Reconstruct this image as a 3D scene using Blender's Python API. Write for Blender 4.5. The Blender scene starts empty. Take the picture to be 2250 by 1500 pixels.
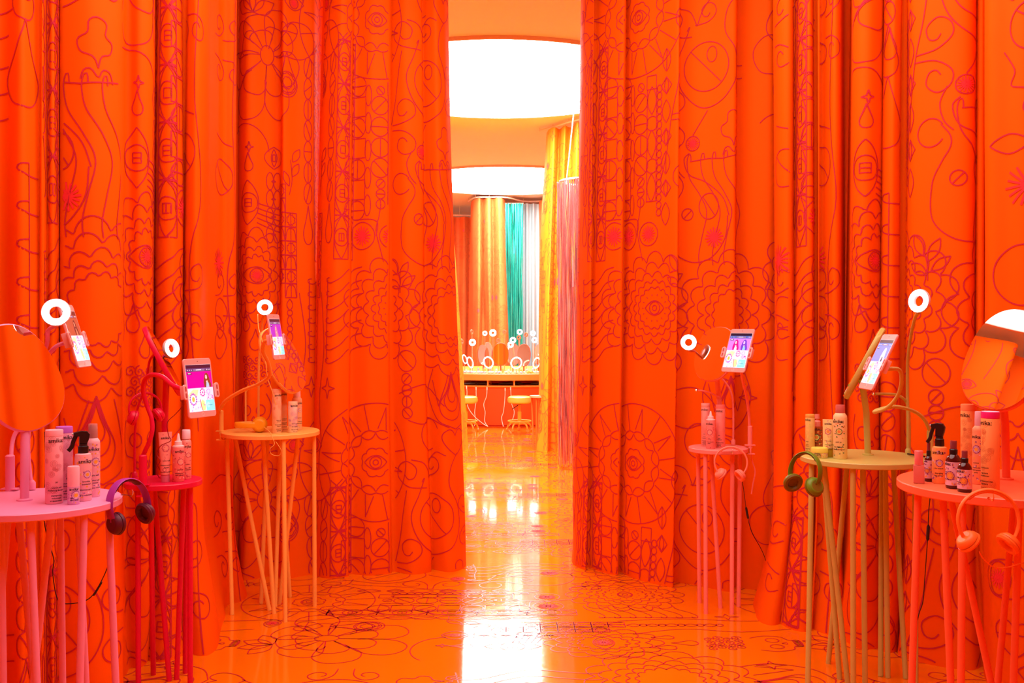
import bpy, bmesh, math, random
import numpy as np
from mathutils import Vector, Matrix

# ------------------------------------------------------------------ camera, world, exposure
F, CX, YH, CAMH = 2187.5, 1125.0, 720.0, 1.4      # 35 mm lens, horizon row, eye height
SC = bpy.context.scene
COL = SC.collection
_cam = bpy.data.cameras.new('camera'); _cam.lens = 35.0; _cam.sensor_width = 36.0
_cam.shift_y = -30.0 / 2250.0; _cam.clip_end = 100
_co = bpy.data.objects.new('camera', _cam); COL.objects.link(_co)
_co.location = (0, 0, CAMH); _co.rotation_euler = (math.pi / 2, 0, 0)
SC.camera = _co
cy = SC.cycles; cy.max_bounces = 7; cy.diffuse_bounces = 4; cy.glossy_bounces = 4; cy.transmission_bounces = 5; cy.caustics_reflective = False; cy.caustics_refractive = False; cy.sample_clamp_indirect = 6.0; cy.use_light_tree = False; cy.use_adaptive_sampling = True; cy.adaptive_threshold = .07; cy.adaptive_min_samples = 16
_w = bpy.data.worlds.new('world'); SC.world = _w; _w.use_nodes = True
_w.node_tree.nodes['Background'].inputs[0].default_value = (1.0, 0.85, 0.75, 1)
_w.node_tree.nodes['Background'].inputs[1].default_value = 0.05
vs = SC.view_settings
vs.view_transform = 'Standard'; vs.look = 'None'; vs.gamma = 1.0; vs.exposure = 0.0
try: vs.use_curve_mapping = False
except Exception: pass
NEAR_LIGHT, FAR_LIGHT, RING_LIGHT = 2.95, 21.0, 16.0   # radiance of the round ceiling panels and the ring lamps
CEIL = 3.7

random.seed(4)
rng = np.random.default_rng(7)

def W(px, py, d):
    return Vector(((px - CX) * d / F, d, CAMH - (py - YH) * d / F))
def floor_d(py):
    return CAMH * F / (py - YH)
def P2(px, d):
    return Vector(((px - CX) * d / F, d))
def C(r, g, b):
    f = lambda c: (c / 255 / 12.92) if c / 255 <= .04045 else ((c / 255 + .055) / 1.055) ** 2.4
    return (f(r), f(g), f(b), 1)

# ------------------------------------------------------------------ materials
MATS = {}
def mat(name, col, rough=.5, metal=0., emis=None, estr=0., noise=0., nscale=8., bump=0., bscale=60., trans=0., alpha=1., spec=.5, coat=0., sheen=0., esamp='FRONT', ior=1.45):
    if name in MATS: return MATS[name]
    m = bpy.data.materials.new(name); m.use_nodes = True
    nt = m.node_tree; b = nt.nodes['Principled BSDF']
    if len(col) == 3: col = tuple(col) + (1,)
    b.inputs['Base Color'].default_value = col
    b.inputs['Roughness'].default_value = rough
    b.inputs['Metallic'].default_value = metal
    b.inputs['IOR'].default_value = ior
    b.inputs['Specular IOR Level'].default_value = spec
    b.inputs['Transmission Weight'].default_value = trans
    b.inputs['Alpha'].default_value = alpha
    b.inputs['Coat Weight'].default_value = coat
    b.inputs['Sheen Weight'].default_value = sheen
    if emis is not None:
        b.inputs['Emission Color'].default_value = emis if len(emis) == 4 else tuple(emis) + (1,)
        b.inputs['Emission Strength'].default_value = estr
        m.cycles.emission_sampling = esamp
    if noise or bump:
        tc = nt.nodes.new('ShaderNodeTexCoord')
        if noise:
            n = nt.nodes.new('ShaderNodeTexNoise'); n.inputs['Scale'].default_value = nscale; n.inputs['Detail'].default_value = 4
            nt.links.new(tc.outputs['Object'], n.inputs['Vector'])
            mx = nt.nodes.new('ShaderNodeMix'); mx.data_type = 'RGBA'
            mx.inputs['A'].default_value = tuple(c * (1 - noise) for c in col[:3]) + (1,)
            mx.inputs['B'].default_value = tuple(min(1, c * (1 + noise)) for c in col[:3]) + (1,)
            nt.links.new(n.outputs['Fac'], mx.inputs['Factor'])
            nt.links.new(mx.outputs['Result'], b.inputs['Base Color'])
        if bump:
            n2 = nt.nodes.new('ShaderNodeTexNoise'); n2.inputs['Scale'].default_value = bscale; n2.inputs['Detail'].default_value = 3
            nt.links.new(tc.outputs['Object'], n2.inputs['Vector'])
            bp = nt.nodes.new('ShaderNodeBump'); bp.inputs['Strength'].default_value = bump; bp.inputs['Distance'].default_value = .01
            nt.links.new(n2.outputs['Fac'], bp.inputs['Height']); nt.links.new(bp.outputs['Normal'], b.inputs['Normal'])
    MATS[name] = m
    return m

# ------------------------------------------------------------------ object helpers
def tag(o, label=None, cat=None, group=None, kind=None):
    if label: o['label'] = label
    if cat: o['category'] = cat
    if group: o['group'] = group
    if kind: o['kind'] = kind
    return o
def empty(name, loc=(0, 0, 0), rot=None, label=None, cat=None, group=None):
    o = bpy.data.objects.new(name, None); COL.objects.link(o); o.location = loc
    o.empty_display_size = .05
    if rot is not None: o.rotation_euler = rot
    tag(o, label, cat, group)
    return o
def np_mesh(name, verts, faces, mats, parent=None, smooth=True, fmat=None, origin=None, loc=None):
    """one mesh object; verts Nx3, faces list; world coords are shifted by origin"""
    v = np.asarray(verts, dtype=float).reshape(-1, 3)
    if origin is not None: v = v - np.asarray(origin, dtype=float)
    me = bpy.data.meshes.new(name)
    me.from_pydata(v.tolist(), [], [tuple(int(i) for i in f) for f in faces])
    if not isinstance(mats, (list, tuple)): mats = [mats]
    for m in mats: me.materials.append(m)
    if fmat is not None: me.polygons.foreach_set('material_index', np.asarray(fmat, dtype=np.int32))
    if smooth: me.polygons.foreach_set('use_smooth', np.ones(len(me.polygons), dtype=bool))
    me.update()
    o = bpy.data.objects.new(name, me); COL.objects.link(o)
    if loc is not None: o.location = loc
    if parent is not None: o.parent = parent
    return o

class MB:
    def __init__(s): s.v = []; s.f = []; s.m = []
    def add(s, v, f, m=0, X=None):
        n = len(s.v)
        for p in v:
            p = Vector(p)
            s.v.append(X @ p if X is not None else p)
        for q in f: s.f.append(tuple(i + n for i in q)); s.m.append(m)
        return s
    def lathe(s, prof, seg=24, m=0, X=None, cap=True):
        v = []; f = []
        k = len(prof)
        for i in range(seg):
            a = 2 * math.pi * i / seg
            for r, z in prof: v.append((r * math.cos(a), r * math.sin(a), z))
        for i in range(seg):
            j = (i + 1) % seg
            for q in range(k - 1): f.append((i * k + q, j * k + q, j * k + q + 1, i * k + q + 1))
        if cap:
            if prof[0][0] > 1e-6: f.append(tuple(i * k for i in range(seg))[::-1])
            if prof[-1][0] > 1e-6: f.append(tuple(i * k + k - 1 for i in range(seg)))
        return s.add(v, f, m, X)
    def tube(s, pts, r, seg=10, m=0, X=None, caps=True, flat=None, up=None):
        pts = [Vector(p) for p in pts]; n = len(pts)
        rr = r if isinstance(r, (list, tuple)) else [r] * n
        T = [(pts[min(i + 1, n - 1)] - pts[max(i - 1, 0)]).normalized() for i in range(n)]
        up = Vector(up) if up is not None else (Vector((0, 0, 1)) if abs(T[0].z) < .9 else Vector((0, 1, 0)))
        N = (up - T[0] * up.dot(T[0])).normalized(); v = []; f = []
        for i in range(n):
            N = (N - T[i] * N.dot(T[i])).normalized(); B = T[i].cross(N)
            for k in range(seg):
                a = 2 * math.pi * k / seg
                q = (1, 1) if flat is None else flat
                v.append(pts[i] + N * (rr[i] * q[0] * math.cos(a)) + B * (rr[i] * q[1] * math.sin(a)))
        for i in range(n - 1):
            for k in range(seg):
                k2 = (k + 1) % seg
                f.append((i * seg + k, i * seg + k2, (i + 1) * seg + k2, (i + 1) * seg + k))
        if caps:
            f.append(tuple(range(seg))[::-1]); f.append(tuple((n - 1) * seg + k for k in range(seg)))
        return s.add(v, f, m, X)
    def box(s, c, d, m=0, X=None, bev=0.):
        cx, cy, cz = c; x, y, z = d[0] / 2, d[1] / 2, d[2] / 2
        if bev <= 0:
            v = [(cx + a * x, cy + b * y, cz + e * z) for a in (-1, 1) for b in (-1, 1) for e in (-1, 1)]
            f = [(0, 1, 3, 2), (4, 6, 7, 5), (0, 4, 5, 1), (2, 3, 7, 6), (0, 2, 6, 4), (1, 5, 7, 3)]
            return s.add(v, f, m, X)
        bm = bmesh.new(); bmesh.ops.create_cube(bm, size=1)
        for q in bm.verts: q.co = Vector((cx + q.co.x * d[0], cy + q.co.y * d[1], cz + q.co.z * d[2]))
        bmesh.ops.bevel(bm, geom=bm.edges[:], offset=bev, segments=2, affect='EDGES', profile=.6)
        bm.verts.ensure_lookup_table()
        v = [tuple(q.co) for q in bm.verts]; f = [tuple(q.index for q in fa.verts) for fa in bm.faces]
        bm.free(); return s.add(v, f, m, X)
    def prism(s, outline, y0, y1, m=0, X=None, bev=0., mf=None):
        """outline of (x,z) points, extruded along local y (front = y0)"""
        o = [Vector((p[0], p[1])) for p in outline]; n = len(o)
        c = sum(o, Vector((0, 0))) / n
        rings = [(y0 + bev, 1.), (y1 - bev, 1.)] if bev else [(y0, 1.), (y1, 1.)]
        if bev: 
            ext = max((p - c).length for p in o); k = 1 - bev / ext
            rings = [(y0, k), (y0 + bev, 1.), (y1 - bev, 1.), (y1, k)]
        v = []; f = []
        for y, k in rings:
            for p in o:
                q = c + (p - c) * k; v.append((q.x, y, q.y))
        R = len(rings)
        for a in range(R - 1):
            for i in range(n):
                j = (i + 1) % n
                f.append((a * n + i, a * n + j, (a + 1) * n + j, (a + 1) * n + i))
        s.add(v, f, m, X)
        n0 = len(s.v) - len(v)
        s.f.append(tuple(n0 + i for i in range(n))); s.m.append(m if mf is None else mf)
        s.f.append(tuple(n0 + (R - 1) * n + i for i in range(n))[::-1]); s.m.append(m)
        return s
    def build(s, name, mats, parent=None, smooth=True, origin=None, angle=40):
        o = np_mesh(name, [tuple(p) for p in s.v], s.f, mats, parent, smooth, s.m, origin)
        me = o.data
        bm = bmesh.new(); bm.from_mesh(me); bmesh.ops.recalc_face_normals(bm, faces=bm.faces[:])
        if smooth:
            ca = math.radians(angle)
            for e in bm.edges:
                if len(e.link_faces) == 2 and e.calc_face_angle(0) > ca: e.smooth = False
        bm.to_mesh(me); bm.free(); me.update()
        return o

def catmull(pts, n=8, closed=False):
    pts = [np.asarray(p, dtype=float) for p in pts]
    out = []; N = len(pts)
    rngk = range(N if closed else N - 1)
    for i in rngk:
        if closed: p0, p1, p2, p3 = pts[(i - 1) % N], pts[i], pts[(i + 1) % N], pts[(i + 2) % N]
        else: p0, p1, p2, p3 = pts[max(i - 1, 0)], pts[i], pts[i + 1], pts[min(i + 2, N - 1)]
        for k in range(n):
            t = k / n
            out.append(.5 * (2 * p1 + (p2 - p0) * t + (2 * p0 - 5 * p1 + 4 * p2 - p3) * t * t + (3 * p1 - p0 - 3 * p2 + p3) * t ** 3))
    out.append(pts[0] if closed else pts[-1])
    return out
def orient(loc, yaw=0, pitch=0, roll=0):
    """local x right, z up, front face looks along -y; yaw turns it towards +x, pitch leans the top away"""
    return (Matrix.Translation(Vector(loc)) @ Matrix.Rotation(math.radians(yaw), 4, 'Z') @ Matrix.Rotation(math.radians(-pitch), 4, 'X') @ Matrix.Rotation(math.radians(roll), 4, 'Y'))
def superell(w, h, p=2.6, n=48):
    o = []
    for i in range(n):
        a = 2 * math.pi * i / n; c, s_ = math.cos(a), math.sin(a)
        o.append((w / 2 * math.copysign(abs(c) ** (2 / p), c), h / 2 * math.copysign(abs(s_) ** (2 / p), s_)))
    return o
def roundrect(w, h, r, n=6):
    o = []
    for cx, cz, a0 in ((w / 2 - r, h / 2 - r, 0), (-w / 2 + r, h / 2 - r, 90), (-w / 2 + r, -h / 2 + r, 180), (w / 2 - r, -h / 2 + r, 270)):
        for k in range(n + 1):
            a = math.radians(a0 + 90 * k / n); o.append((cx + r * math.cos(a), cz + r * math.sin(a)))
    return o
_TXT = {}
def text2d(string, size=1.0):
    """glyph outlines of a line of lettering as flat triangles, centred on x, baseline z = 0"""
    key = string
    if key not in _TXT:
        cu = bpy.data.curves.new('lettering', 'FONT'); cu.body = string; cu.size = 1.0; cu.resolution_u = 2; cu.offset = .014; cu.align_x = 'CENTER'
        ob = bpy.data.objects.new('lettering', cu); COL.objects.link(ob)
        dg = bpy.context.evaluated_depsgraph_get(); me = ob.evaluated_get(dg).to_mesh()
        v = np.array([tuple(q.co) for q in me.vertices])[:, :2] if len(me.vertices) else np.zeros((0, 2))
        f = [tuple(p.vertices) for p in me.polygons]
        ob.evaluated_get(dg).to_mesh_clear()
        bpy.data.objects.remove(ob); bpy.data.curves.remove(cu)
        _TXT[key] = (v, f)
    v, f = _TXT[key]
    return v * size, f
# ------------------------------------------------------------------ the printed drawing (shared by curtains and floor)
# drawn in a flat sheet, 400 units to the metre, y downwards, row 720 = 1.4 m above the floor; it repeats every 740 x 1000 units
PPM = 400.0
SHEET = []            # (points Nx2, line width in m, colour index)
FILLS = []            # (centre, rim points)
def pl(pts, w=.0054, c=0): SHEET.append((np.asarray(pts, dtype=float), w, c))
def ell(x, y, rx, ry=None, a0=0, a1=360, w=.0054):
    ry = rx if ry is None else ry
    n = max(10, int(abs(a1 - a0) / 360 * (2 * math.pi * max(rx, ry)) / 5))
    a = np.radians(np.linspace(a0, a1, n + 1))
    pl(np.stack([x + rx * np.cos(a), y - ry * np.sin(a)], 1), w)
def ln(*p): pl(p)
def sm(p, closed=False): pl(np.array(catmull(p, 8, closed)))
def lens(x, y, w, h):            # pointed at the two ends of the longer side
    t = np.linspace(0, math.pi, 19)
    if h >= w:
        a = np.stack([x + w / 2 * np.sin(t) , y - h / 2 * np.cos(t) * (1)], 1); b = np.stack([x - w / 2 * np.sin(t), y - h / 2 * np.cos(t)], 1)
        k = np.linspace(-1, 1, 19); a = np.stack([x + w / 2 * (1 - k * k), y + h / 2 * k], 1); b = np.stack([x - w / 2 * (1 - k * k), y + h / 2 * k], 1)
    else:
        k = np.linspace(-1, 1, 19); a = np.stack([x + w / 2 * k, y + h / 2 * (1 - k * k)], 1); b = np.stack([x + w / 2 * k, y - h / 2 * (1 - k * k)], 1)
    pl(a); pl(b)
def leaf(x, y, L, wd, ang):
    k = np.linspace(0, 1, 15); a = math.radians(ang); ca, sa = math.cos(a), math.sin(a)
    for s in (-1, 1):
        u = k * L; v = s * wd / 2 * np.sin(math.pi * k)
        pl(np.stack([x + u * ca - v * sa, y - (u * sa + v * ca)], 1))
def drop(x, y, w, h):            # tip at (x, y), round end below
    sm([(x, y), (x - w * .22, y + h * .35), (x - w * .5, y + h * .68), (x - w * .36, y + h * .92), (x, y + h), (x + w * .36, y + h * .92), (x + w * .5, y + h * .68), (x + w * .22, y + h * .35), (x, y)])
def star4(x, y, r):
    p = []
    for k in range(8):
        rr = r if k % 2 == 0 else r * .28; a = math.radians(45 * k + 90); p.append((x + rr * math.cos(a) * (.8 if k in (2, 6) else 1), y - rr * math.sin(a)))
    p.append(p[0]); pl(p)
def scal(x, y, r, n, b, ph=0., sx=1., a0=0, a1=360):
    m = max(24, int(2 * math.pi * (r + b) / 4)); a = np.radians(np.linspace(a0, a1, m + 1))
    rr = r + b * np.abs(np.sin(n * a / 2 + ph)) ** .62
    pl(np.stack([x + sx * rr * np.cos(a), y - rr * np.sin(a)], 1))
def spiral(x, y, r, turns=1.3, ang=0, d=1, r1=.15):
    t = np.linspace(0, 1, 26); a = math.radians(ang) + d * t * turns * 2 * math.pi; rr = r * (1 - (1 - r1) * t)
    pl(np.stack([x + rr * np.cos(a), y - rr * np.sin(a)], 1))
def burst(x, y, r, n=16, w=.0085):
    for k in range(n):
        a = 2 * math.pi * k / n + .1; q = r * (1 if k % 2 == 0 else .92)
        pl([(x + .15 * r * math.cos(a), y - .15 * r * math.sin(a)), (x + q * math.cos(a), y - q * math.sin(a))], w * r / 22 if r < 22 else w, 1)
    a = np.linspace(0, 2 * math.pi, 17)[:-1]
    FILLS.append((np.array([x, y], dtype=float), np.stack([x + .25 * r * np.cos(a), y + .25 * r * np.sin(a)], 1)))
def circ_line(x, y, r, ang, ry=None):
    ell(x, y, r, ry); a = math.radians(ang); q = r if ry is None else ry
    ln((x - r * math.cos(a), y + q * math.sin(a)), (x + r * math.cos(a), y - q * math.sin(a)))
def rect(x, y, w, h): ln((x - w / 2, y - h / 2), (x + w / 2, y - h / 2), (x + w / 2, y + h / 2), (x - w / 2, y + h / 2), (x - w / 2, y - h / 2))
def icon(x, y, w, h, k=0):
    rect(x, y, w, h)
    if k == 0: ln((x - w / 2, y), (x + w / 2, y))
    elif k == 1: ln((x, y - h / 2), (x, y + h / 2))
def heart(x, y, w, h):
    for s in (-1, 1): sm([(x, y - h * .25), (x + s * w * .12, y - h * .45), (x + s * w * .3, y - h * .5), (x + s * w * .47, y - h * .35), (x + s * w * .48, y - h * .1), (x + s * w * .3, y + h * .25), (x, y + h * .5)])
def curl(x, y, r, s=1, v=1):      # hook that starts at a point right of the circle and rolls into it
    sm([(x - s * r * 1.6, y + v * r * 1.2), (x - s * r * .1, y + v * r * 1.05), (x + s * r * .9, y + v * r * .3), (x + s * r * .8, y - v * r * .6), (x, y - v * r), (x - s * r * .75, y - v * r * .45), (x - s * r * .6, y + v * r * .3), (x - s * r * .1, y + v * r * .45), (x + s * r * .2, y + v * r * .1)])
def sunburst(x, y, R):
    ell(x, y, R); scal(x, y, R * .5, 12, -R * .1, 0); scal(x, y, R * .5, 12, R * .05, .0)
    scal(x, y, R * .21, 8, R * .045); lens(x, y, R * .38, R * .24); ell(x, y, R * .1); ell(x, y, R * .045)
    for k in range(16):
        a = 2 * math.pi * (k + .5) / 16
        if k % 2 == 0: ln((x + R * .56 * math.cos(a), y - R * .56 * math.sin(a)), (x + R * math.cos(a), y - R * math.sin(a)))
        else:
            for s in (-.13, .13): ln((x + R * .57 * math.cos(a + s), y - R * .57 * math.sin(a + s)), (x + R * .94 * math.cos(a), y - R * .94 * math.sin(a)))
def flower_eye(x, y, rs, eye=True, sx=1.):
    for i, (r, n, b) in enumerate(rs): scal(x, y, r, n, b, (math.pi / 2 if i % 2 else 0), sx)
    if eye:
        lens(x, y, 52, 32); ell(x, y, 14); ell(x, y, 6)
        for k in range(14):
            a = 2 * math.pi * k / 14; ln((x + 31 * math.cos(a), y - 27 * math.sin(a)), (x + 35 * math.cos(a), y - 31 * math.sin(a)))
def ladder(x, y0, n, cell=98, w=36):
    for i in range(n):
        y = y0 + i * cell
        lens(x, y + cell / 2, w * .98, cell); ell(x, y + cell / 2, 17, 20); icon(x, y + cell / 2, 12, 17, (0, 0, 2, 0, 1)[i % 5])
        ln((x - w / 2, y), (x + w / 2, y)); ln((x - w / 2, y), (x + w / 2, y + 3))
        for s in (-1, 1): ln((x + s * w / 2, y - 16), (x, y), (x + s * w / 2, y + 16))
    rect(x, y0 + n * cell / 2, w, n * cell)
def draw_sheet():
    sunburst(1383, 24, 134)
    # bead grid
    for i in range(7):
        y = 172 + 47 * i
        if i % 2 == 1: rect(1334, y, 44, 44)
        else: circ_line(1334, y, 22, (0, 0, 135, 0, 90, 0, 0)[i])
    for i in range(5): ell(1363, 195 + 62 * i, 8, 24)
    circ_line(1393, 183, 10, 135); circ_line(1392, 217, 21, 45); circ_line(1392, 265, 22, 0); circ_line(1393, 312, 22, 90); circ_line(1393, 358, 22, 135)
    for i, a in enumerate((45, 0, 90)): circ_line(1394, 394 + 23 * i, 11, a)
    rect(1424, 177, 26, 30)
    for y in (217, 313, 410): lens(1425, y, 24, 62)
    for y in (268, 362): ell(1426, y, 16)
    ln((1412, 192), (1412, 440)); ln((1438, 192), (1438, 440)); ln((1410, 440), (1440, 440))
    for i in range(18): ell(1446, 194 + 16 * i, 7, 8)
    for i in range(7):
        y = 135 + 56 * i
        if i % 2 == 0: lens(1466, y, 24, 50); ln((1466, y - 22), (1466, y + 22)) if i % 4 == 0 else None
        else: ln((1466, y - 19), (1482, y), (1466, y + 19), (1450, y), (1466, y - 19)); lens(1466, y, 12, 34)
    # ladder and bead chain
    ladder(1306, 76, 5)
    for i in range(7): circ_line(1270, 125 + 48 * i, 10, (60, 20, 90, 130, 0, 90, 60)[i], 24)
    drop(1270, 440, 22, 90)
    # bursts in circles
    for x, r in ((1350, 31), (1418, 26)): ell(x, 512, r); burst(x, 512, r * .72)
    sm([(1395, 440), (1390, 470), (1384, 500), (1395, 545), (1402, 570)]); sm([(1330, 475), (1384, 478), (1384, 512)])
    # eye flower, its comb and the leaf stem
    flower_eye(1437, 676, ((38, 16, 10), (50, 16, 13), (65, 15, 16), (82, 15, 20), (101, 14, 24)))
    ln((1272, 612), (1272, 795))
    for i in range(7):
        y = 614 + 30 * i
        sm([(1278, y - 6), (1270, y - 5), (1270, y + 3), (1284, y + 5), (1305, y - 6), (1328, y - 26), (1352, y - 32)])
    leaf(1508, 630, 40, 18, 150); leaf(1508, 608, 44, 18, 60); leaf(1514, 624, 40, 16, 35); leaf(1500, 598, 42, 17, 118)
    sm([(1508, 640), (1507, 610), (1500, 590)])
    # pear, curls, clover and ribs
    ell(1600, 155, 53); ln((1562, 118), (1637, 194)); ell(1613, 130, 12, 17)
    sm([(1553, 72), (1560, 62), (1546, 100), (1528, 150), (1545, 205), (1590, 243), (1640, 230), (1670, 185), (1668, 130), (1645, 85), (1650, 40), (1672, 10)])
    sm([(1518, 90), (1508, 140), (1498, 200), (1482, 262), (1470, 330), (1450, 400)])
    curl(1524, 226, 26, 1, 1); curl(1524, 300, 26, 1, -1); curl(1690, 130, 20, -1, 1); curl(1690, 205, 20, -1, -1)
    curl(1520, 52, 28, -1, 1); curl(1604, 38, 20, 1, 1); sm([(1577, 64), (1592, 30), (1616, 6), (1640, 14)])
    sm([(1577, 64), (1560, 30), (1530, 20)])
    ln((1603, 250), (1568, 300)); ell(1568, 318, 16); burst(1568, 318, 14)
    sm([(1540, 318), (1528, 345), (1535, 375), (1550, 392)]); sm([(1560, 338), (1548, 352), (1560, 385), (1600, 405), (1640, 440), (1655, 480)])
    ell(1512, 392, 24, 24, 30, 330); sm([(1530, 380), (1545, 400), (1545, 420), (1530, 445), (1515, 480), (1517, 540), (1560, 575), (1610, 570), (1645, 530), (1652, 480)])
    circ_line(1557, 472, 13, 45); circ_line(1607, 457, 23, 130, 28); burst(1620, 525, 22)
    sm([(1665, 332), (1658, 316), (1640, 308), (1636, 290), (1650, 280), (1652, 262), (1664, 256), (1678, 264), (1676, 282), (1688, 292), (1684, 308), (1670, 314), (1665, 332)])
    sm([(1640, 350), (1645, 336), (1655, 334), (1665, 346), (1672, 334), (1684, 336), (1690, 352)])
    ln((1562, 357), (1606, 354), (1640, 357), (1704, 347))
    for i, x in enumerate((1558, 1590, 1617, 1645, 1674)):
        sm([(x + 6, 356), (x + 5, 342), (x, 343), (x - 3, 362), (x + 4, 395), (x + 28, 432), (x + 44, 470), (x + 34, 520), (x + 26, 560), (x + 28, 585)])
    flower_eye(1672, 692, ((46, 15, 11), (59, 15, 14), (75, 14, 18), (94, 14, 22), (114, 13, 26)), eye=False)
    # bead stack, nested loops under the flower
    circ_line(1522, 795, 24, 135)
    for i, a in enumerate((45, 0, 90, 135)): circ_line(1522, 836 + 26 * i, 13, a)
    for w, h in ((26, 60), (44, 86), (64, 112)): drop(1662, 832 - (h - 60) * .2, w, h)
    for s in (-1, 1):
        sm([(1672 + s * 60, 815), (1672 + s * 75, 870), (1672 + s * 50, 930), (1672, 955)])
        ln((1672 + s * 20, 828), (1672 + s * 45, 900), (1672 + s * 62, 840))
    heart(1668, 985, 70, 60); star4(1740, 870, 26); star4(1276, 855, 24)
    sm([(1500, 870), (1560, 850), (1600, 860), (1640, 900)]); sm([(1525, 930), (1560, 940), (1600, 930), (1650, 950)])
    ell(1590, 965, 34, 38, 20, 300)
    # flower, heart, drop and rosette column
    q = 558
    ell(585 + q, 105, 17, 22)
    for k in range(8):
        a = 45 * k + 20; L = (150, 110, 90, 110, 140, 160, 150, 110)[k]
        ca, sa = math.cos(math.radians(a)), math.sin(math.radians(a))
        for f_ in (1., .62):
            l = L * f_; wdt = 36 * f_ + 6
            pt = []
            for u, v in (((.14, .2), (.4, .62), (.7, 1.), (.93, .7), (1., 0), (.93, -.7), (.7, -1.), (.4, -.62), (.14, -.2)) if f_ == 1. else ((.55, .85), (.75, 1.), (.93, .7), (1., 0), (.93, -.7), (.75, -1.), (.55, -.85))):
                pt.append((585 + q + (u * l) * ca - v * wdt * sa, 105 - ((u * l) * sa + v * wdt * ca)))
            sm(pt)
    heart(658 + q, 58, 57, 52); ln((630 + q, 52), (686 + q, 52)); drop(657 + q, 98, 58, 102); ell(658 + q, 168, 26); scal(658 + q, 168, 19, 10, 4); scal(658 + q, 168, 12, 8, 3)
    star4(543 + q, 316, 12); drop(541 + q, 328, 20, 42); lens(603 + q, 335, 48, 50); lens(603 + q, 335, 14, 40); rect(603 + q, 335, 7, 15)
    leaf(672 + q, 378, 36, 17, 60); leaf(674 + q, 345, 36, 17, 60); leaf(664 + q, 400, 36, 16, 115); sm([(664 + q, 420), (672 + q, 385), (668 + q, 340)])
    ell(520 + q, 322, 70, 60, 0, 140)
    lens(540 + q, 440, 50, 100); ell(540 + q, 440, 22); icon(540 + q, 440, 16, 17)
    for i in range(5): ln((560 + q, 440 + 11 * i), (620 + q, 452 + 13 * i))
    for i in range(4):
        for s in (-1, 1): ell(602 + q + s * 9, 388 + 40 * i, 9, 20)
        star4(602 + q, 388 + 40 * i, 7)
    def tile(x, y, k):
        rect(x, y, 31, 31); ln((x, y - 15), (x, y + 15))
        if k: scal(x, y, 9, 8, 4)
        else: sm([(x - 14, y + 13), (x - 10, y - 8), (x, y - 13), (x + 10, y - 8), (x + 14, y + 13)])
    for i in range(2): tile(638 + q, 412 + 32 * i, i == 0)
    for i in range(6):
        for jx in (0, 1):
            if not (i == 5 and jx == 0): tile(637 + q + 31 * jx, 476 + 32 * i, (i) % 2 == 0)
    flower_eye(560 + q, 602, ((36, 13, 12), (50, 13, 16), (68, 12, 20), (86, 12, 22)), eye=False, sx=.8)
    lens(560 + q, 602, 70, 38); ell(561 + q, 602, 16); burst(561 + q, 602, 14)
    for i in range(5):
        y = 668 + 36 * i
        lens(664 + q, y, 16, 26) if i % 2 == 0 else lens(664 + q, y, 14, 26); ell(664 + q, y + 18, 7)
    drop(533 + q, 680, 24, 48); drop(558 + q, 722, 26, 48); drop(590 + q, 690, 20, 42)
    for r_ in range(4):
        for c_ in range(4):
            spiral(528 + q + 17 * c_ + (8 if r_ % 2 else 0), 792 + 17 * r_, 10, 1.5, 90 * c_, 1)
    sm([(520 + q, 872), (512 + q, 900), (522 + q, 930), (538 + q, 936), (540 + q, 952), (572 + q, 952), (574 + q, 934), (592 + q, 924), (598 + q, 895), (586 + q, 868)])
    ell(538 + q, 905, 11, 12); ell(573 + q, 905, 11, 12); sm([(556 + q, 918), (551 + q, 927), (560 + q, 927), (556 + q, 918)])
    for i in range(5): sm([(541 + q + 7 * i, 940), (538 + q + 7 * i, 946), (542 + q + 7 * i, 953), (546 + q + 7 * i, 946), (541 + q + 7 * i, 940)])
    for k in range(4): leaf(550 + q, 1015, 60, 32, 30 + 40 * k)
    lens(676 + q, 985, 50, 32); ell(676 + q, 985, 12); burst(676 + q, 985, 11)
    sm([(610 + q, 660), (640 + q, 760), (622 + q, 860), (640 + q, 960)]); sm([(690 + q, 640), (705 + q, 760), (690 + q, 880), (700 + q, 980)])
    # extra strips: (1900) bead and drop chain, (2100) curls, (2300) eye, heart and burst
    x = 2000
    for i, a in enumerate((90, 150, 45, 80, 130)): circ_line(x, 10 + 40 * i, 16, a, 20)
    drop(x, 190, 52, 92); drop(x + 4, 196, 34, 56); drop(x, 280, 74, 126)
    for i in range(8): ln((x - 110, 175 + 37 * i), (x - 22 - (12 if i > 3 else 0), 155 + 37 * i + (8 if i > 4 else 0)))
    ln((x + 6, 485), (x + 6, 790))
    for i in range(6): sm([(x + 6, 485 + 54 * i), (x - 10, 488 + 54 * i), (x - 12, 496 + 54 * i), (x + 6, 503 + 54 * i), (x + 36, 504 + 54 * i)])
    for i, r in enumerate((26, 18, 18, 26, 18)): circ_line(x + 2, 840 + 42 * i, r, 40 * i)
    for xx, s in ((2160, 1), (2210, 1)):
        for off in (0, 520): curl(xx, 110 + off, 21, s, 1); curl(xx, 200 + off, 21, s, -1)
    circ_line(2166, 415, 36, 135); burst(2150, 590, 30); ell(2160, 690, 30); ell(2160, 752, 30); ln((2140, 330), (2200, 350)); sm([(2130, 30), (2190, 20), (2215, 60), (2200, 300), (2220, 480), (2190, 620), (2215, 900)])
    x = 2330
    lens(x, 105, 100, 60); ell(x - 10, 105, 18, 26); burst(x - 10, 105, 16); heart(x + 14, 195, 60, 56); ln((x - 16, 190), (x + 44, 184))
    circ_line(x + 50, 265, 40, 140); sm([(x, 300), (x + 18, 330), (x + 12, 352), (x + 34, 362), (x + 30, 392), (x + 52, 404), (x + 60, 428)]); lens(x + 10, 440, 60, 30)
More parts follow.
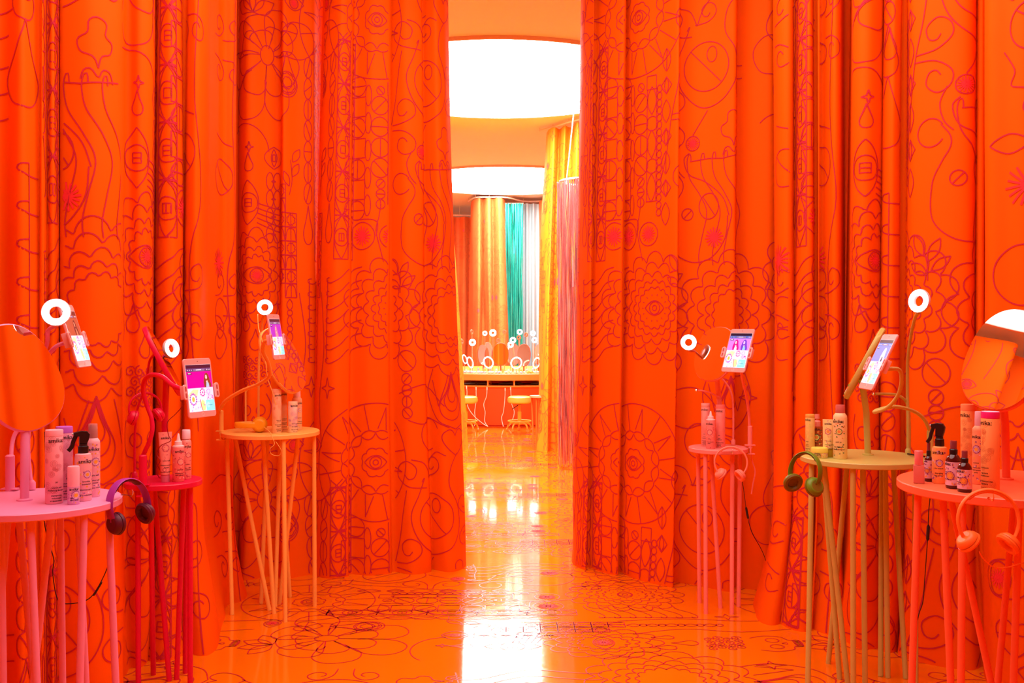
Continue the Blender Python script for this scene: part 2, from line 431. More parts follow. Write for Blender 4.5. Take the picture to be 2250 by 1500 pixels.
    burst(x + 36, 505, 34); ell(x + 30, 640, 46); ell(x - 10, 740, 30); flower_eye(x + 20, 830, ((30, 10, 10), (48, 10, 16), (70, 10, 20)), eye=False); drop(x + 20, 900, 40, 90)
draw_sheet()
# resample every stroke to short straight steps once
_L = []; _R = []; _Q = []; _QC = []; _n = 0
for pts, wd, c in SHEET:
    seg = np.hypot(*np.diff(pts, axis=0).T); ok = np.r_[True, seg > 1e-6]; pts = pts[ok]
    if len(pts) < 2: continue
    cum = np.r_[0, np.cumsum(np.hypot(*np.diff(pts, axis=0).T))]
    n = max(2, int(math.ceil(cum[-1] / 5.0)) + 1); t = np.linspace(0, cum[-1], n)
    # keep the corners
    t = np.unique(np.r_[t, cum[1:-1]] if len(pts) < 12 else t); 
    p = np.stack([np.interp(t, cum, pts[:, 0]), np.interp(t, cum, pts[:, 1])], 1); n = len(p)
    tg = np.gradient(p, axis=0); tg /= (np.hypot(*tg.T)[:, None] + 1e-9); nr = np.stack([-tg[:, 1], tg[:, 0]], 1) * (wd * PPM / 2)
    _L.append(p + nr); _R.append(p - nr); i = np.arange(n - 1) + _n
    _Q.append(np.stack([i, i + 1], 1)); _QC.append(np.full(n - 1, c)); _n += n
SL = np.concatenate(_L); SR = np.concatenate(_R); SQ = np.concatenate(_Q); SQC = np.concatenate(_QC)

def print_on(name, parent, mapper, jobs, mats, zlim=(-.2, 4.), origin=(0, 0, 0)):
    """lay the drawing on a surface. jobs: (s0, s1, s_anchor, sheet_x_anchor, periodic). mapper(s, z) -> world points"""
    V = []; Fc = []; M = []; n0 = 0
    for s0, s1, sa, xa, per in jobs:
        for kx in ((-2, -1, 0, 1, 2) if per else (0,)):
            for ky in (-1, 0, 1):
                def tr(p): return sa + (p[:, 0] + kx * 740 - xa) / PPM, 1.4 - (p[:, 1] + ky * 1000 - 720) / PPM
                ls, lz = tr(SL); rs, rz = tr(SR)
                main = (SL[:, 0] < 1850) if per else (SL[:, 0] >= 1850)
                good = main & (np.minimum(ls, rs) >= s0) & (np.maximum(ls, rs) <= s1) & (np.minimum(lz, rz) >= zlim[0]) & (np.maximum(lz, rz) <= zlim[1])
                q = good[SQ[:, 0]] & good[SQ[:, 1]]
                if q.any():
                    a = SQ[q]; used = np.unique(a); idx = np.full(len(SL), -1); idx[used] = np.arange(len(used))
                    pts = np.concatenate([mapper(ls[used], lz[used]), mapper(rs[used], rz[used])]); m = len(used)
                    a0, a1 = idx[a[:, 0]], idx[a[:, 1]]
                    V.append(pts); Fc.append(np.stack([a0, a0 + m, a1 + m, a1], 1) + n0); M.append(SQC[q]); n0 += len(pts)
                for c, rim in FILLS:
                    if (c[0] < 1850) != bool(per): continue
                    fs, fz = tr(np.vstack([c[None], rim]))
                    if fs.min() < s0 or fs.max() > s1 or fz.min() < zlim[0] or fz.max() > zlim[1]: continue
                    V.append(mapper(fs, fz)); k = np.arange(len(rim))
                    Fc.append(np.stack([np.zeros_like(k), k + 1, (k + 1) % len(rim) + 1, np.zeros_like(k)], 1) + n0); M.append(np.ones(len(rim), dtype=int)); n0 += len(rim) + 1
    if not V: return None
    V = np.concatenate(V); Fc = np.concatenate(Fc); M = np.concatenate(M)
    faces = [tuple(f) if f[0] != f[3] else tuple(f[:3]) for f in Fc.tolist()]
    o = np_mesh(name, V, faces, mats, parent, smooth=True, fmat=M, origin=origin)
    o['kind'] = 'stuff'
    return o

# ------------------------------------------------------------------ materials of the room
CLOTH = mat('orange_satin_cloth', (.96, .142, .001), rough=.62, noise=.04, nscale=1.5, spec=.08)
INK = mat('magenta_printed_line', (.60, .028, .055), rough=.62, spec=.2)
FINKD = mat('dark_magenta_floor_line', (.60, .026, .036), rough=.25)
INK2 = mat('hot_pink_print', (.93, .045, .050), rough=.62, spec=.2)
FLOORM = mat('glossy_orange_floor', (.97, .225, .002), rough=.13, noise=.03, nscale=2., spec=.55, coat=.35)
def _rough_floor():
    nt = FLOORM.node_tree; b = nt.nodes['Principled BSDF']; tc = nt.nodes.new('ShaderNodeTexCoord')
    n = nt.nodes.new('ShaderNodeTexNoise'); n.inputs['Scale'].default_value = 3.5; n.inputs['Detail'].default_value = 6
    r = nt.nodes.new('ShaderNodeMapRange'); r.inputs['To Min'].default_value = .035; r.inputs['To Max'].default_value = .14
    nt.links.new(tc.outputs['Object'], n.inputs['Vector']); nt.links.new(n.outputs['Fac'], r.inputs['Value']); nt.links.new(r.outputs['Result'], b.inputs['Roughness'])
    w = nt.nodes.new('ShaderNodeTexNoise'); w.inputs['Scale'].default_value = 14; nt.links.new(tc.outputs['Object'], w.inputs['Vector'])
    bp = nt.nodes.new('ShaderNodeBump'); bp.inputs['Strength'].default_value = .03; bp.inputs['Distance'].default_value = .01
    nt.links.new(w.outputs['Fac'], bp.inputs['Height']); nt.links.new(bp.outputs['Normal'], b.inputs['Normal'])
_rough_floor()
CEILM = mat('matte_peach_ceiling', (.80, .84, .92), rough=.85, noise=.02)
WALLM = mat('pale_peach_wall', (.90, .82, .78), rough=.8, noise=.04)
PANELM = mat('light_panel', (1, 1, 1), rough=.4, emis=(1, .97, .93), estr=NEAR_LIGHT)
PANELF = mat('light_panel_bright', (1, 1, 1), rough=.4, emis=(1, .97, .93), estr=FAR_LIGHT)
RIMM = mat('light_rim', (.8, .6, .5), rough=.5)

# ------------------------------------------------------------------ the room shell
def slab(name, c, d, m):
    o = MB().box(c, d).build(name, m, smooth=False); tag(o, kind='structure'); return o
fl = slab('floor', (0, 8.0, -.05), (12, 24, .1), FLOORM)
slab('ceiling', (0, 8.0, CEIL + .06), (12, 24, .1), CEILM)
slab('wall_back', (0, 19.95, 1.85), (12, .1, 3.8), WALLM)
slab('wall_front', (0, -3.95, 1.85), (12, .1, 3.8), WALLM)
slab('wall_left', (-5.95, 8, 1.85), (.1, 24, 3.8), WALLM)
slab('wall_right', (5.95, 8, 1.85), (.1, 24, 3.8), WALLM)
def floor_map(s, z):          # sheet up = -X, sheet right = +Y on the floor
    return np.stack([-(z - 2.9375) - .835, s, np.full_like(s, .0012)], 1)
print_on('floor_print', fl, lambda s, z: np.stack([-(z - 2.9375) - .835, s, np.full_like(s, .0012)], 1), [(2.2, 9.2, 4.49, 1143, 1)], [FINKD, INK2], zlim=(-.2, 4.9))
print_on('floor_print', fl, lambda s, z: np.stack([-(z - 2.9375) - .835, s, np.full_like(s, .0012)], 1), [(9.2, 13.6, 11.89, 1143, 1)], [FINKD, INK2], zlim=(.9, 3.6))
def ceiling_light(y, m, label, x=-.11, R=1.5):
    t = empty('ceiling_light', (x, y, CEIL), label=label, cat='ceiling light', group='round ceiling light panels')
    MB().lathe([(0, -.012), (R - .02, -.012), (R - .02, 0)], 96, cap=False).build('diffuser', m, t)
    MB().lathe([(R - .02, 0), (R - .018, -.02), (R, -.02), (R, .01)], 96, cap=False).build('rim', RIMM, t)
ceiling_light(3.1, PANELM, 'round white ceiling light overhead, seen only in the orange table mirror', x=-.05, R=2.0)
ceiling_light(9.36, PANELF, 'large round white ceiling light, nearest one through the curtain gap')
ceiling_light(15.6, PANELF, 'round white ceiling light above the far vanity counter')

# ------------------------------------------------------------------ curtains
def curtain(name, label, ctrl, edges=None, jobs=(), zt=3.64, zb=-.004, group='printed orange curtains', m=None, inks=None, centre=(0, 3.), wr=.006, flare=.0, seed=1, plan=None, dz=.05, hem=.002, sub=None):
    """ctrl: (pixel column at eye level, distance) along the cloth; edges = (left top, left bottom, right top, right bottom) columns"""
    pts = plan if plan is not None else [tuple(P2(px, d)) for px, d in ctrl]
    path = np.array(catmull(pts, 10)); seg = np.hypot(*np.diff(path, axis=0).T); cum = np.r_[0, np.cumsum(seg)]
    n = int(cum[-1] / .011) + 2; t = np.linspace(0, cum[-1], n)
    base = np.stack([np.interp(t, cum, path[:, 0]), np.interp(t, cum, path[:, 1])], 1)
    nz = int((zt - zb) / dz) + 1; Z = np.linspace(zb, zt, nz)
    tan = np.gradient(base, axis=0); tan /= np.hypot(*tan.T)[:, None] + 1e-9; nor = np.stack([-tan[:, 1], tan[:, 0]], 1)
    if np.mean(np.sum(nor * (np.array(centre)[None] - base), 1)) < 0: nor = -nor
    r = np.random.default_rng(seed)
    P = np.zeros((n, nz, 3)); u = t / cum[-1]
    # columns move sideways towards top and bottom as the cloth flares
    for j, z in enumerate(Z):
        b = base.copy()
        if edges is not None:
            d = base[:, 1]; px = base[:, 0] / d * F + CX; pl0, pl1 = px.min(), px.max()
            k = (z - 1.4) / (zt - 1.4) if z > 1.4 else (1.4 - z) / 1.4
            e = (edges[0], edges[2]) if z > 1.4 else (edges[1], edges[3])
            w_ = np.clip((px - pl0) / (pl1 - pl0 + 1e-9), 0, 1)
            b[:, 0] += ((e[0] - pl0) * (1 - w_) + (e[1] - pl1) * w_) * k * d / F
        P[:, j, 0:2] = b; P[:, j, 2] = z
    w = np.zeros((n, nz))
    for k in range(9):
        fs, fz, ph, am = r.uniform(2, 9), r.uniform(.3, 2.2), r.uniform(0, 6.3), r.uniform(.3, 1)
        w += am * np.sin(fs * t[:, None] + fz * Z[None] * r.choice((-1, 1)) + ph)
    low = np.clip((.55 - Z) / .55, 0, 1) ** 1.5
    w2 = np.zeros((n, nz))
    for k in range(6): w2 += r.uniform(.4, 1) * np.sin(r.uniform(5, 22) * t[:, None] + r.uniform(-9, 9) * Z[None] + r.uniform(0, 6.3))
    disp = w * wr * .45
    P[:, :, 0] += nor[:, None, 0] * disp; P[:, :, 1] += nor[:, None, 1] * disp
    k = max(3, int(.28 / .011)); kern = np.hanning(2 * k + 1); kern /= kern.sum(); ns = np.stack([np.convolve(np.pad(nor[:, q], k, mode='edge'), kern, 'valid') for q in (0, 1)], 1); ns /= np.hypot(*ns.T)[:, None] + 1e-9
    d2 = w2 * (wr * .9 * low[None]) + flare * low[None]
    P[:, :, 0] += ns[:, None, 0] * d2; P[:, :, 1] += ns[:, None, 1] * d2
    hm = hem * (np.sin(t * 7.3 + seed) + .7 * np.sin(t * 3.1 + 2 * seed)) * .5
    
    dS = np.gradient(P, axis=0); dZ = np.gradient(P, axis=1); N = np.cross(dS, dZ); N /= np.linalg.norm(N, axis=2)[:, :, None] + 1e-9
    if np.mean(np.sum(N[:, :, :2] * nor[:, None, :], 2)) < 0: N = -N
    idx = np.arange(n * nz).reshape(n, nz)
    fc = np.stack([idx[:-1, :-1], idx[1:, :-1], idx[1:, 1:], idx[:-1, 1:]], 2).reshape(-1, 4)
    org = (float(base[n // 2, 0]), float(base[n // 2, 1]), 0.)
    o = np_mesh(name, P.reshape(-1, 3), fc.tolist(), m or CLOTH, smooth=True, origin=org); o.location = org
    tag(o, label, 'curtain', group)
    pxs = base[:, 0] / np.maximum(base[:, 1], .2) * F + CX
    def s_at(px): return float(t[int(np.argmin(np.abs(pxs - px) + base[:, 1] * .5))])
    def mapper(s, z):
        fi = np.clip(np.interp(s, t, np.arange(n)), 0, n - 1.001); fj = np.clip((z - Z[0]) / (Z[1] - Z[0]), 0, nz - 1.001)
        i = fi.astype(int); j = fj.astype(int); a = (fi - i)[:, None]; b = (fj - j)[:, None]
        g = lambda A: (A[i, j] * (1 - a) * (1 - b) + A[i + 1, j] * a * (1 - b) + A[i, j + 1] * (1 - a) * b + A[i + 1, j + 1] * a * b)
        return g(P) + g(N) * .0022
    jj = []
    for p0, p1, pa, xa, per in jobs:
        if plan is not None: jj.append((max(p0, .02), min(p1, cum[-1] - .02), pa, xa, per))
        else:
            a, b = sorted((s_at(p0), s_at(p1))); jj.append((a + .004, b - .004, s_at(pa), xa, per))
    if jj: print_on('printed_drawing', o, mapper, jj, inks or [INK, INK2], zlim=(zb + .01, zt - .02), origin=org)
    return o
CENTRE_L = [(690, 5.74), (700, 5.63), (733, 5.55), (765, 5.60), (772, 5.66), (812, 5.62), (852, 5.66), (858, 5.72), (893, 5.66), (930, 5.70), (936, 5.77), (968, 5.72), (990, 5.78), (1003, 5.86)]
curtain('curtain', 'orange printed curtain forming the left side of the central gap', CENTRE_L, (715, 682, 984, 1023),
        [(694, 766, 746, 1306, 1), (768, 854, 812, 1372, 1), (858, 1003, 838, 1437, 1)], seed=3)
CENTRE_R = [(1266, 5.98), (1272, 5.88), (1296, 5.76), (1299, 5.82), (1330, 5.70), (1364, 5.63), (1368, 5.71), (1400, 5.58), (1450, 5.46), (1487, 5.37), (1492, 5.46), (1550, 5.38), (1611, 5.29), (1616, 5.39), (1660, 5.33), (1698, 5.30), (1716, 5.5)]
curtain('curtain', 'orange printed curtain forming the right side of the central gap', CENTRE_R, (1278, 1257, 1718, 1708),
        [(1266, 1297, 1290, 1290, 1), (1299, 1365, 1334, 1334, 1), (1368, 1716, 1437, 1437, 1)], seed=5)
curtain('curtain', 'shaded recessed orange curtain behind the yellow table', [(488, 5.25), (505, 5.45), (522, 5.66), (545, 5.56), (585, 5.62), (612, 5.66), (622, 5.59), (655, 5.66), (690, 5.72), (705, 5.84), (735, 5.95)], (490, 480, 735, 735),
        [(505, 735, 585, 1143, 1)], seed=8, wr=.009, flare=.05)
curtain('curtain', 'narrow pleated orange curtain behind the magenta table', [(332, 4.60), (336, 4.42), (345, 4.28), (372, 4.23), (396, 4.31), (402, 4.38), (410, 4.33), (432, 4.31), (450, 4.42), (456, 4.72), (464, 4.86), (488, 5.06), (511, 5.10), (518, 5.22), (514, 5.4)], (338, 330, 520, 500),
        [(340, 400, 368, 1306, 1), (404, 453, 436, 2210, 0), (456, 520, 482, 2160, 0)], seed=11, wr=.009, flare=.09)
curtain('curtain', 'broad orange curtain on the far left behind the pink table', [(-900, 2.35), (-760, 2.55), (-640, 2.55), (-520, 2.85), (-420, 2.85), (-330, 3.05), (-240, 3.0), (-160, 3.28), (-80, 3.25), (-15, 3.52), (12, 3.56), (48, 3.52), (84, 3.63), (92, 3.61), (104, 3.67), (116, 3.65), (131, 3.73), (140, 3.71), (205, 3.71), (264, 3.82), (271, 4.00), (280, 4.10), (308, 4.10), (332, 4.18), (338, 4.4)], None,
        [(-900, -15, -300, 1437, 1), (-15, 92, 58, 2000, 0), (92, 134, 115, 1306, 1), (138, 268, 214, 1663, 1), (272, 340, 301, 1098, 1)], seed=14, wr=.007)
curtain('curtain', 'pleated orange curtain puddling right of the coral table', [(1704, 5.2), (1703, 4.95), (1712, 4.80), (1733, 4.74), (1746, 4.79), (1762, 4.69), (1783, 4.66), (1792, 4.73), (1799, 4.67), (1806, 4.71), (1828, 4.60), (1846, 4.60), (1850, 4.68), (1856, 4.76), (1880, 4.80)], (1703, 1694, 1880, 1875),
        [(1704, 1735, 1720, 2160, 0), (1735, 1792, 1759, 1306, 1), (1800, 1850, 1826, 2210, 0)], seed=17, wr=.010, flare=.085)
curtain('curtain', 'wide orange curtain behind the green table', [(1858, 4.74), (1868, 4.56), (1876, 4.42), (1900, 4.36), (1928, 4.40), (1933, 4.45), (1938, 4.37), (1958, 4.32), (1977, 4.34), (1982, 4.38), (2000, 4.26), (2070, 4.15), (2125, 4.11), (2142, 4.16), (2155, 4.11), (2170, 4.18), (2200, 4.3)], (1870, 1858, 2205, 2205),
        [(1870, 1931, 1896, 1098, 1), (1936, 1979, 1946, 2000, 0), (1983, 2142, 2078, 1540, 1)], seed=21, wr=.008, flare=.05)
curtain('curtain', 'bright orange curtain at the far right behind the orange table', [(2158, 4.2), (2164, 3.98), (2174, 3.86), (2215, 3.80), (2262, 3.74), (2300, 3.80), (2340, 3.58), (2420, 3.62), (2480, 3.40), (2600, 3.36), (2700, 3.05), (2860, 3.0), (3000, 2.72), (3200, 2.65)], (2164, 2158, 3200, 3200),
        [(2166, 2300, 2205, 2330, 0), (2300, 3190, 2500, 1437, 1)], seed=24, wr=.007)
def back_plan():
    base = catmull([(-2.20, 2.42), (-2.45, 1.5), (-2.3, .4), (-1.6, -.7), (-.6, -1.3), (.6, -1.3), (1.6, -.7), (2.35, .4), (2.55, 1.6), (2.48, 2.62)], 14)
    out = []
    for i, p in enumerate(base):
        a = base[max(i - 1, 0)]; b = base[min(i + 1, len(base) - 1)]; tn = (b - a) / (np.linalg.norm(b - a) + 1e-9)
        k = .035 * math.sin(i * 2.1) + .02 * math.sin(i * .9); out.append((p[0] - tn[1] * k, p[1] + tn[0] * k))
    return out
curtain('curtain', 'orange printed curtain closing the room behind the viewer', None, None, [(0, 99, 3.0, 1437, 1)], plan=back_plan(), seed=31, dz=.09, centre=(0, 1.2))
# ------------------------------------------------------------------ materials of the props
def paint(name, rgb, rough=.42): return mat(name, C(*rgb), rough=rough, noise=.03, nscale=6.)
PINK = paint('pink_paint', (245, 155, 200)); MAGE = paint('magenta_paint', (225, 10, 70)); YELL = paint('yellow_paint', (255, 198, 95))
CORAL = paint('coral_paint', (255, 150, 142)); MUST = paint('mustard_paint', (205, 198, 105)); ORAN = paint('orange_paint', (255, 115, 72))
CREAM = mat('pale_pink_plastic', C(250, 190, 185), rough=.35); WHITEP = mat('white_plastic', C(250, 225, 225), rough=.3)
BLACKP = mat('black_plastic', (.012, .008, .010, 1), rough=.28); CHROME = mat('chrome', (.85, .85, .85), rough=.12, metal=1.)
MIRROR = mat('mirror_glass', (.93, .93, .93), rough=.012, metal=1.); MEDGE = mat('mirror_edge', (.75, .8, .8), rough=.15, metal=.9)
CABLE = mat('dark_cable', (.02, .012, .018, 1), rough=.5); INKB = mat('black_lettering', (.012, .006, .010, 1), rough=.5)
RINGM = mat('ring_lamp_glow', (1, 1, 1), rough=.4, emis=(1, .97, .98), estr=RING_LIGHT)
RINGB = mat('ring_lamp_body', C(245, 225, 225), rough=.4)
INKPINK = mat('rose_line_print', C(205, 95, 110), rough=.6)

def leg_list(t, h, thick, legs, m, cx, d, r=.0105):
    """legs: (top column, top depth offset / R, foot column, foot row or ('d', depth))"""
    R = t['R']
    for pxt, fo, pxf, pyf in legs:
        dt = d + fo * R * .88
        df = pyf[1] if isinstance(pyf, tuple) else floor_d(pyf)
        a = Vector(((pxt - CX) * dt / F, dt, h - thick + .002)); b = Vector(((pxf - CX) * df / F, df, 0.0))
        c = P2(cx, d); q = Vector((a.x, a.y)) - c
        if q.length > R * .9: q = q.normalized() * R * .9; a.x, a.y = c.x + q.x, c.y + q.y
        MB().tube([a, b], r, 14).build('leg', m, t, origin=t.location)
def table(name, label, cx, d, h, R, legs, m, thick=.022):
    c = P2(cx, d); t = empty(name, (c.x, c.y, 0), label=label, cat='table'); t['R'] = R
    MB().lathe([(0, h - thick), (R - .003, h - thick), (R, h - thick + .003), (R, h - .003), (R - .003, h), (0, h)], 72, cap=False).build('tabletop', m, t, angle=30)
    leg_list(t, h, thick, legs, m, cx, d); del t['R']
    return t

def mirror(label, c, yaw, pitch, w, h, m, post, roll=0, th=.02):
    """c = world centre; post = (column, row, distance) of the foot on the table top"""
    foot = W(*post); t = empty('tilting_mirror', foot, label=label, cat='mirror', group='tilting table mirrors')
    X = Matrix.Translation(-foot) @ orient(c, yaw, pitch, roll)
    o = superell(w, h, 2.35, 64)
    MB().prism([(a * 1.0, b * 1.0) for a, b in o], -th * .2, th * .8, X=X, bev=.004).build('frame', m, t)
    MB().prism([(a * .975, b * .975) for a, b in o], -th * .2 - .003, -th * .2 + .001, X=X).build('glass', [MIRROR], t, smooth=False)
    back = X @ Vector((0, th * .8, -h * .18)); k = Vector((0, 0, max(back.z - .03, .04)))
    MB().tube([Vector((0, 0, 0)), Vector((back.x * .2, back.y * .2, k.z * .6)), Vector((back.x * .75, back.y * .75, back.z - .02)), back], .0125, 14).build('post', m, t)
    MB().lathe([(0, 0), (.022, 0), (.022, .004), (.0125, .007), (0, .007)], 20, cap=False).build('base_flange', m, t)
    return t

def tablet(label, c, yaw, pitch, art, roll=0):
    X = orient(c, yaw, pitch, roll); t = empty('tablet', label=label, cat='tablet', group='tablets on gooseneck holders'); t.matrix_world = X
    MB().prism(roundrect(.135, .2035, .010), -.0035, .0035, bev=.0015).build('body', mat('tablet_body', C(248, 176, 170), rough=.3), t)
    MB().prism(roundrect(.1235, .161, .001, 2), -.0039, -.0030).build('screen', mat('screen_white', (.8, .85, .9), rough=.15, emis=C(225, 232, 250), estr=.9, esamp='NONE'), t, smooth=False)
    MB().lathe([(.0045, 0), (.0055, .0006), (.0065, 0)], 20, cap=False, X=Matrix.Translation((0, -.0037, -.0915)) @ Matrix.Rotation(math.pi / 2, 4, 'X')).build('home_button', WHITEP, t)
    MB().lathe([(0, 0.0006), (.0016, .0006), (.0018, 0)], 10, cap=False, X=Matrix.Translation((0, -.0036, .0915)) @ Matrix.Rotation(math.pi / 2, 4, 'X')).build('camera_lens', BLACKP, t)
    mm, ix = [], {}
    def em(rgb, s=.9):
        if rgb not in ix:
            ix[rgb] = len(mm); mm.append(mat('screen_%d_%d_%d' % rgb, C(*rgb), rough=.3, emis=C(*rgb), estr=s, esamp='NONE'))
        return ix[rgb]
    b = MB(); lay = [0]
    def poly(pts, rgb):
        lay[0] += 1; y = -.0040 - .00002 * lay[0]; n = len(pts)
        b.add([(p[0], y, p[1]) for p in pts], [tuple(range(n))], em(rgb))
    def rc(x0, z0, x1, z1, rgb): poly([(x0, z0), (x1, z0), (x1, z1), (x0, z1)], rgb)
    def el(x, z, rx, rz, rgb, n=14): poly([(x + rx * math.cos(6.2832 * k / n), z + rz * math.sin(6.2832 * k / n)) for k in range(n)], rgb)
    l, r, tp, bt = -.0615, .0615, .080, -.080
    rc(l, .068, r, tp, art['bar']); rc(l, .056, r, .068, art['bar2']); rc(-.025, .059, .030, .065, (120, 110, 150)); rc(-.012, .061, .014, .063, (235, 235, 250))
    for x in (-.054, -.045, -.036, .040, .048, .056): rc(x, .0605, x + .003, .0635, (230, 230, 245))
    rc(l, .0, r, .056, art['hero']); rc(-.056, .046, -.036, .053, (30, 15, 30)); rc(-.053, .049, -.040, .0515, (235, 225, 235))
    for fx, hair, skin, top in art['people']:
        poly([(fx - .014, .001), (fx - .017, .018), (fx - .012, .038), (fx - .006, .049), (fx + .003, .051), (fx + .010, .044), (fx + .015, .026), (fx + .021, .010), (fx + .020, .001)], hair)
        poly([(fx - .006, .001), (fx - .003, .018), (fx + .004, .024), (fx + .009, .014), (fx + .010, .001)], top)
        poly([(fx - .004, .020), (fx - .0045, .022), (fx + .003, .024), (fx + .0035, .018)], skin); el(fx - .002, .036, .0048, .0078, skin)
        poly([(fx + .001, .047), (fx + .006, .040), (fx + .006, .022), (fx + .009, .008), (fx + .004, .020), (fx + .003, .036)], hair)
        rc(fx - .006, .0365, fx - .0035, .0375, (70, 30, 40)); rc(fx - .001, .0365, fx + .0015, .0375, (70, 30, 40)); rc(fx - .0038, .0305, fx - .0005, .0315, (190, 60, 80))
    # lower half: printed flower collage
    rc(l, bt, r, 0, (214, 222, 246)); poly([(l, -.02), (-.035, -.003), (-.010, -.006), (-.02, -.03), (l, -.04)], (232, 220, 170))
    for k in range(14):
        a = 6.2832 * k / 14; el(-.040 + .0155 * math.cos(a), -.038 + .0185 * math.sin(a), .0032, .0036, (150, 60, 190), 8)
    el(-.040, -.038, .0125, .015, (232, 226, 240)); el(-.040, -.038, .0065, .009, (226, 180, 70))
    for k in range(10):
        a = 6.2832 * k / 10; el(.008 + .0105 * math.cos(a), -.016 + .012 * math.sin(a), .0030, .0030, (205, 50, 150), 8)
    el(.008, -.016, .006, .007, (245, 200, 220)); el(.008, -.016, .0025, .003, (190, 40, 150))
    rc(.024, -.043, r, 0, (238, 208, 240))
    for k in range(9):
        a = 6.2832 * k / 9; el(.037 + .008 * math.cos(a), -.014 + .008 * math.sin(a), .0022, .0022, (225, 130, 200), 6)
    for k in range(12): el(.040 + random.uniform(-.011, .018), -.032 + random.uniform(-.009, .006), .0018, .0026, (215, 60, 170), 6)
    rc(.020, bt, r, -.043, (120, 220, 228)); el(.030, -.060, .008, .010, (150, 235, 240)); rc(.030, -.062, .050, -.0605, (50, 110, 160))
    poly([(.000, -.078), (-.006, -.050), (.002, -.040), (.012, -.046), (.017, -.066), (.012, -.078)], (240, 236, 150))
    poly([(-.008, -.040), (-.005, -.040), (-.004, -.062), (.002, -.079), (-.001, -.079), (-.007, -.062)], (200, 60, 90))
    el(.006, -.056, .0014, .0018, (60, 120, 90), 6); el(.012, -.060, .0025, .0030, (150, 60, 200), 8)
    for k in range(16): el(random.uniform(-.056, -.012), random.uniform(-.077, -.052), .0017, .0030, random.choice(((235, 190, 110), (180, 90, 210), (200, 225, 240), (240, 170, 190))), 6)
    for k in range(6): rc(-.028 + .004 * k, -.0465, -.0255 + .004 * k, -.0455, (70, 70, 90))
    b.build('screen_image', mm, t.children[1] if t.children[1].name.startswith('screen') else t, smooth=False)
    return t
def holder(label, c, yaw, pitch, m, path, clamp, roll=0, r=.0065, clampR=.014, clamp_len=.11):
    """gooseneck from the clamp to the back of the tablet; path in (column, row, distance); clamp = (column, row of table top, distance)"""
    base = W(*clamp); t = empty('tablet_holder', base, label=label, cat='tablet holder', group='gooseneck tablet holders')
    X = Matrix.Translation(-base) @ orient(c, yaw, pitch, roll)
    for s in (-1, 1):
        b = MB(); o = roundrect(.020, .052, .008)
        for xo in (0,):
            b.prism([(s * .0775 + a, q - .012) for a, q in o], -.010, -.0045, X=X, bev=.0015)
            b.box((s * .0735, .004, -.012), (.009, .022, .046), X=X, bev=.002)
        cl = b.build('cradle_clip', CREAM, t)
        for dz in (-.011, .011):
            MB().prism([(s * .0775 + a, q - .012 + dz) for a, q in roundrect(.0075, .0165, .0036)], -.0106, -.0098, X=X).build('clip_slot', mat('clip_slot_shade', C(190, 90, 85), rough=.6), cl)
    MB().box((0, .011, -.012), (.150, .008, .030), X=X, bev=.002).build('cradle_bar', CREAM, t)
    hub = X @ Vector((0, .016, -.012))
    MB().lathe([(0, 0), (.016, 0), (.016, .014), (.009, .022), (0, .022)], 18, cap=False, X=X @ Matrix.Translation((0, .010, -.012)) @ Matrix.Rotation(-math.pi / 2, 4, 'X')).build('ball_joint', m, t)
    tip = X @ Vector((0, .030, -.012))
    pts = [W(*p) - base for p in path] + [tip, hub]
    MB().tube([Vector(p) for p in catmull(pts, 8)], r, 12).build('gooseneck', m, t)
    MB().lathe([(0, -.012), (clampR, -.012), (clampR, clamp_len - .004), (clampR - .004, clamp_len), (0, clamp_len)], 20, cap=False).build('clamp_tube', m, t)
    inward = (Vector((0, 0, 0)))
    b = MB()
    b.box((0, 0, .003), (.05, .024, .006), bev=.002).box((0, 0, -.040), (.045, .024, .006), bev=.002).box((.0, 0, -.018), (.008, .022, .044), bev=.002)
    b.build('clamp_jaw', m, t)
    return t
def ring_light(label, c, yaw, pitch, R, m, path, on=True, r=.0038, roll=0, foot=None, jr=.011):
    base = W(*path[0]) if foot is None else W(*foot)
    t = empty('ring_light', base, label=label, cat='ring light', group='clip-on ring lights')
    X = Matrix.Translation(-base) @ orient(c, yaw, pitch, roll) @ Matrix.Rotation(math.pi / 2, 4, 'X')    # lathe axis -> front
    R0 = R * .47
    MB().lathe([(R0, -.010), (R, -.010), (R + .002, -.004), (R, .003), (R0, .003), (R0 - .001, -.004), (R0, -.010)], 40, cap=False, X=X).build('housing', RINGB, t)
    MB().lathe([(R0 + .002, .003), (R0 + .004, .007), (R - .004, .007), (R - .001, .003)], 40, cap=False, X=X).build('diffuser', RINGM if on else mat('ring_lamp_off', C(250, 215, 190), rough=.4), t)
    tip = Matrix.Translation(-base) @ orient(c, yaw, pitch, roll) @ Vector((0, .006, -R))
    pts = [W(*p) - base for p in path] + [tip]
    MB().tube([Vector(p) for p in catmull(pts, 8)], r, 10).build('gooseneck', m, t)
    z0 = pts[0]
    MB().lathe([(0, 0), (jr, 0), (jr, .022), (.005, .030), (0, .030)], 14, cap=False, X=Matrix.Translation(z0)).build('clip_base', m, t)
    return t

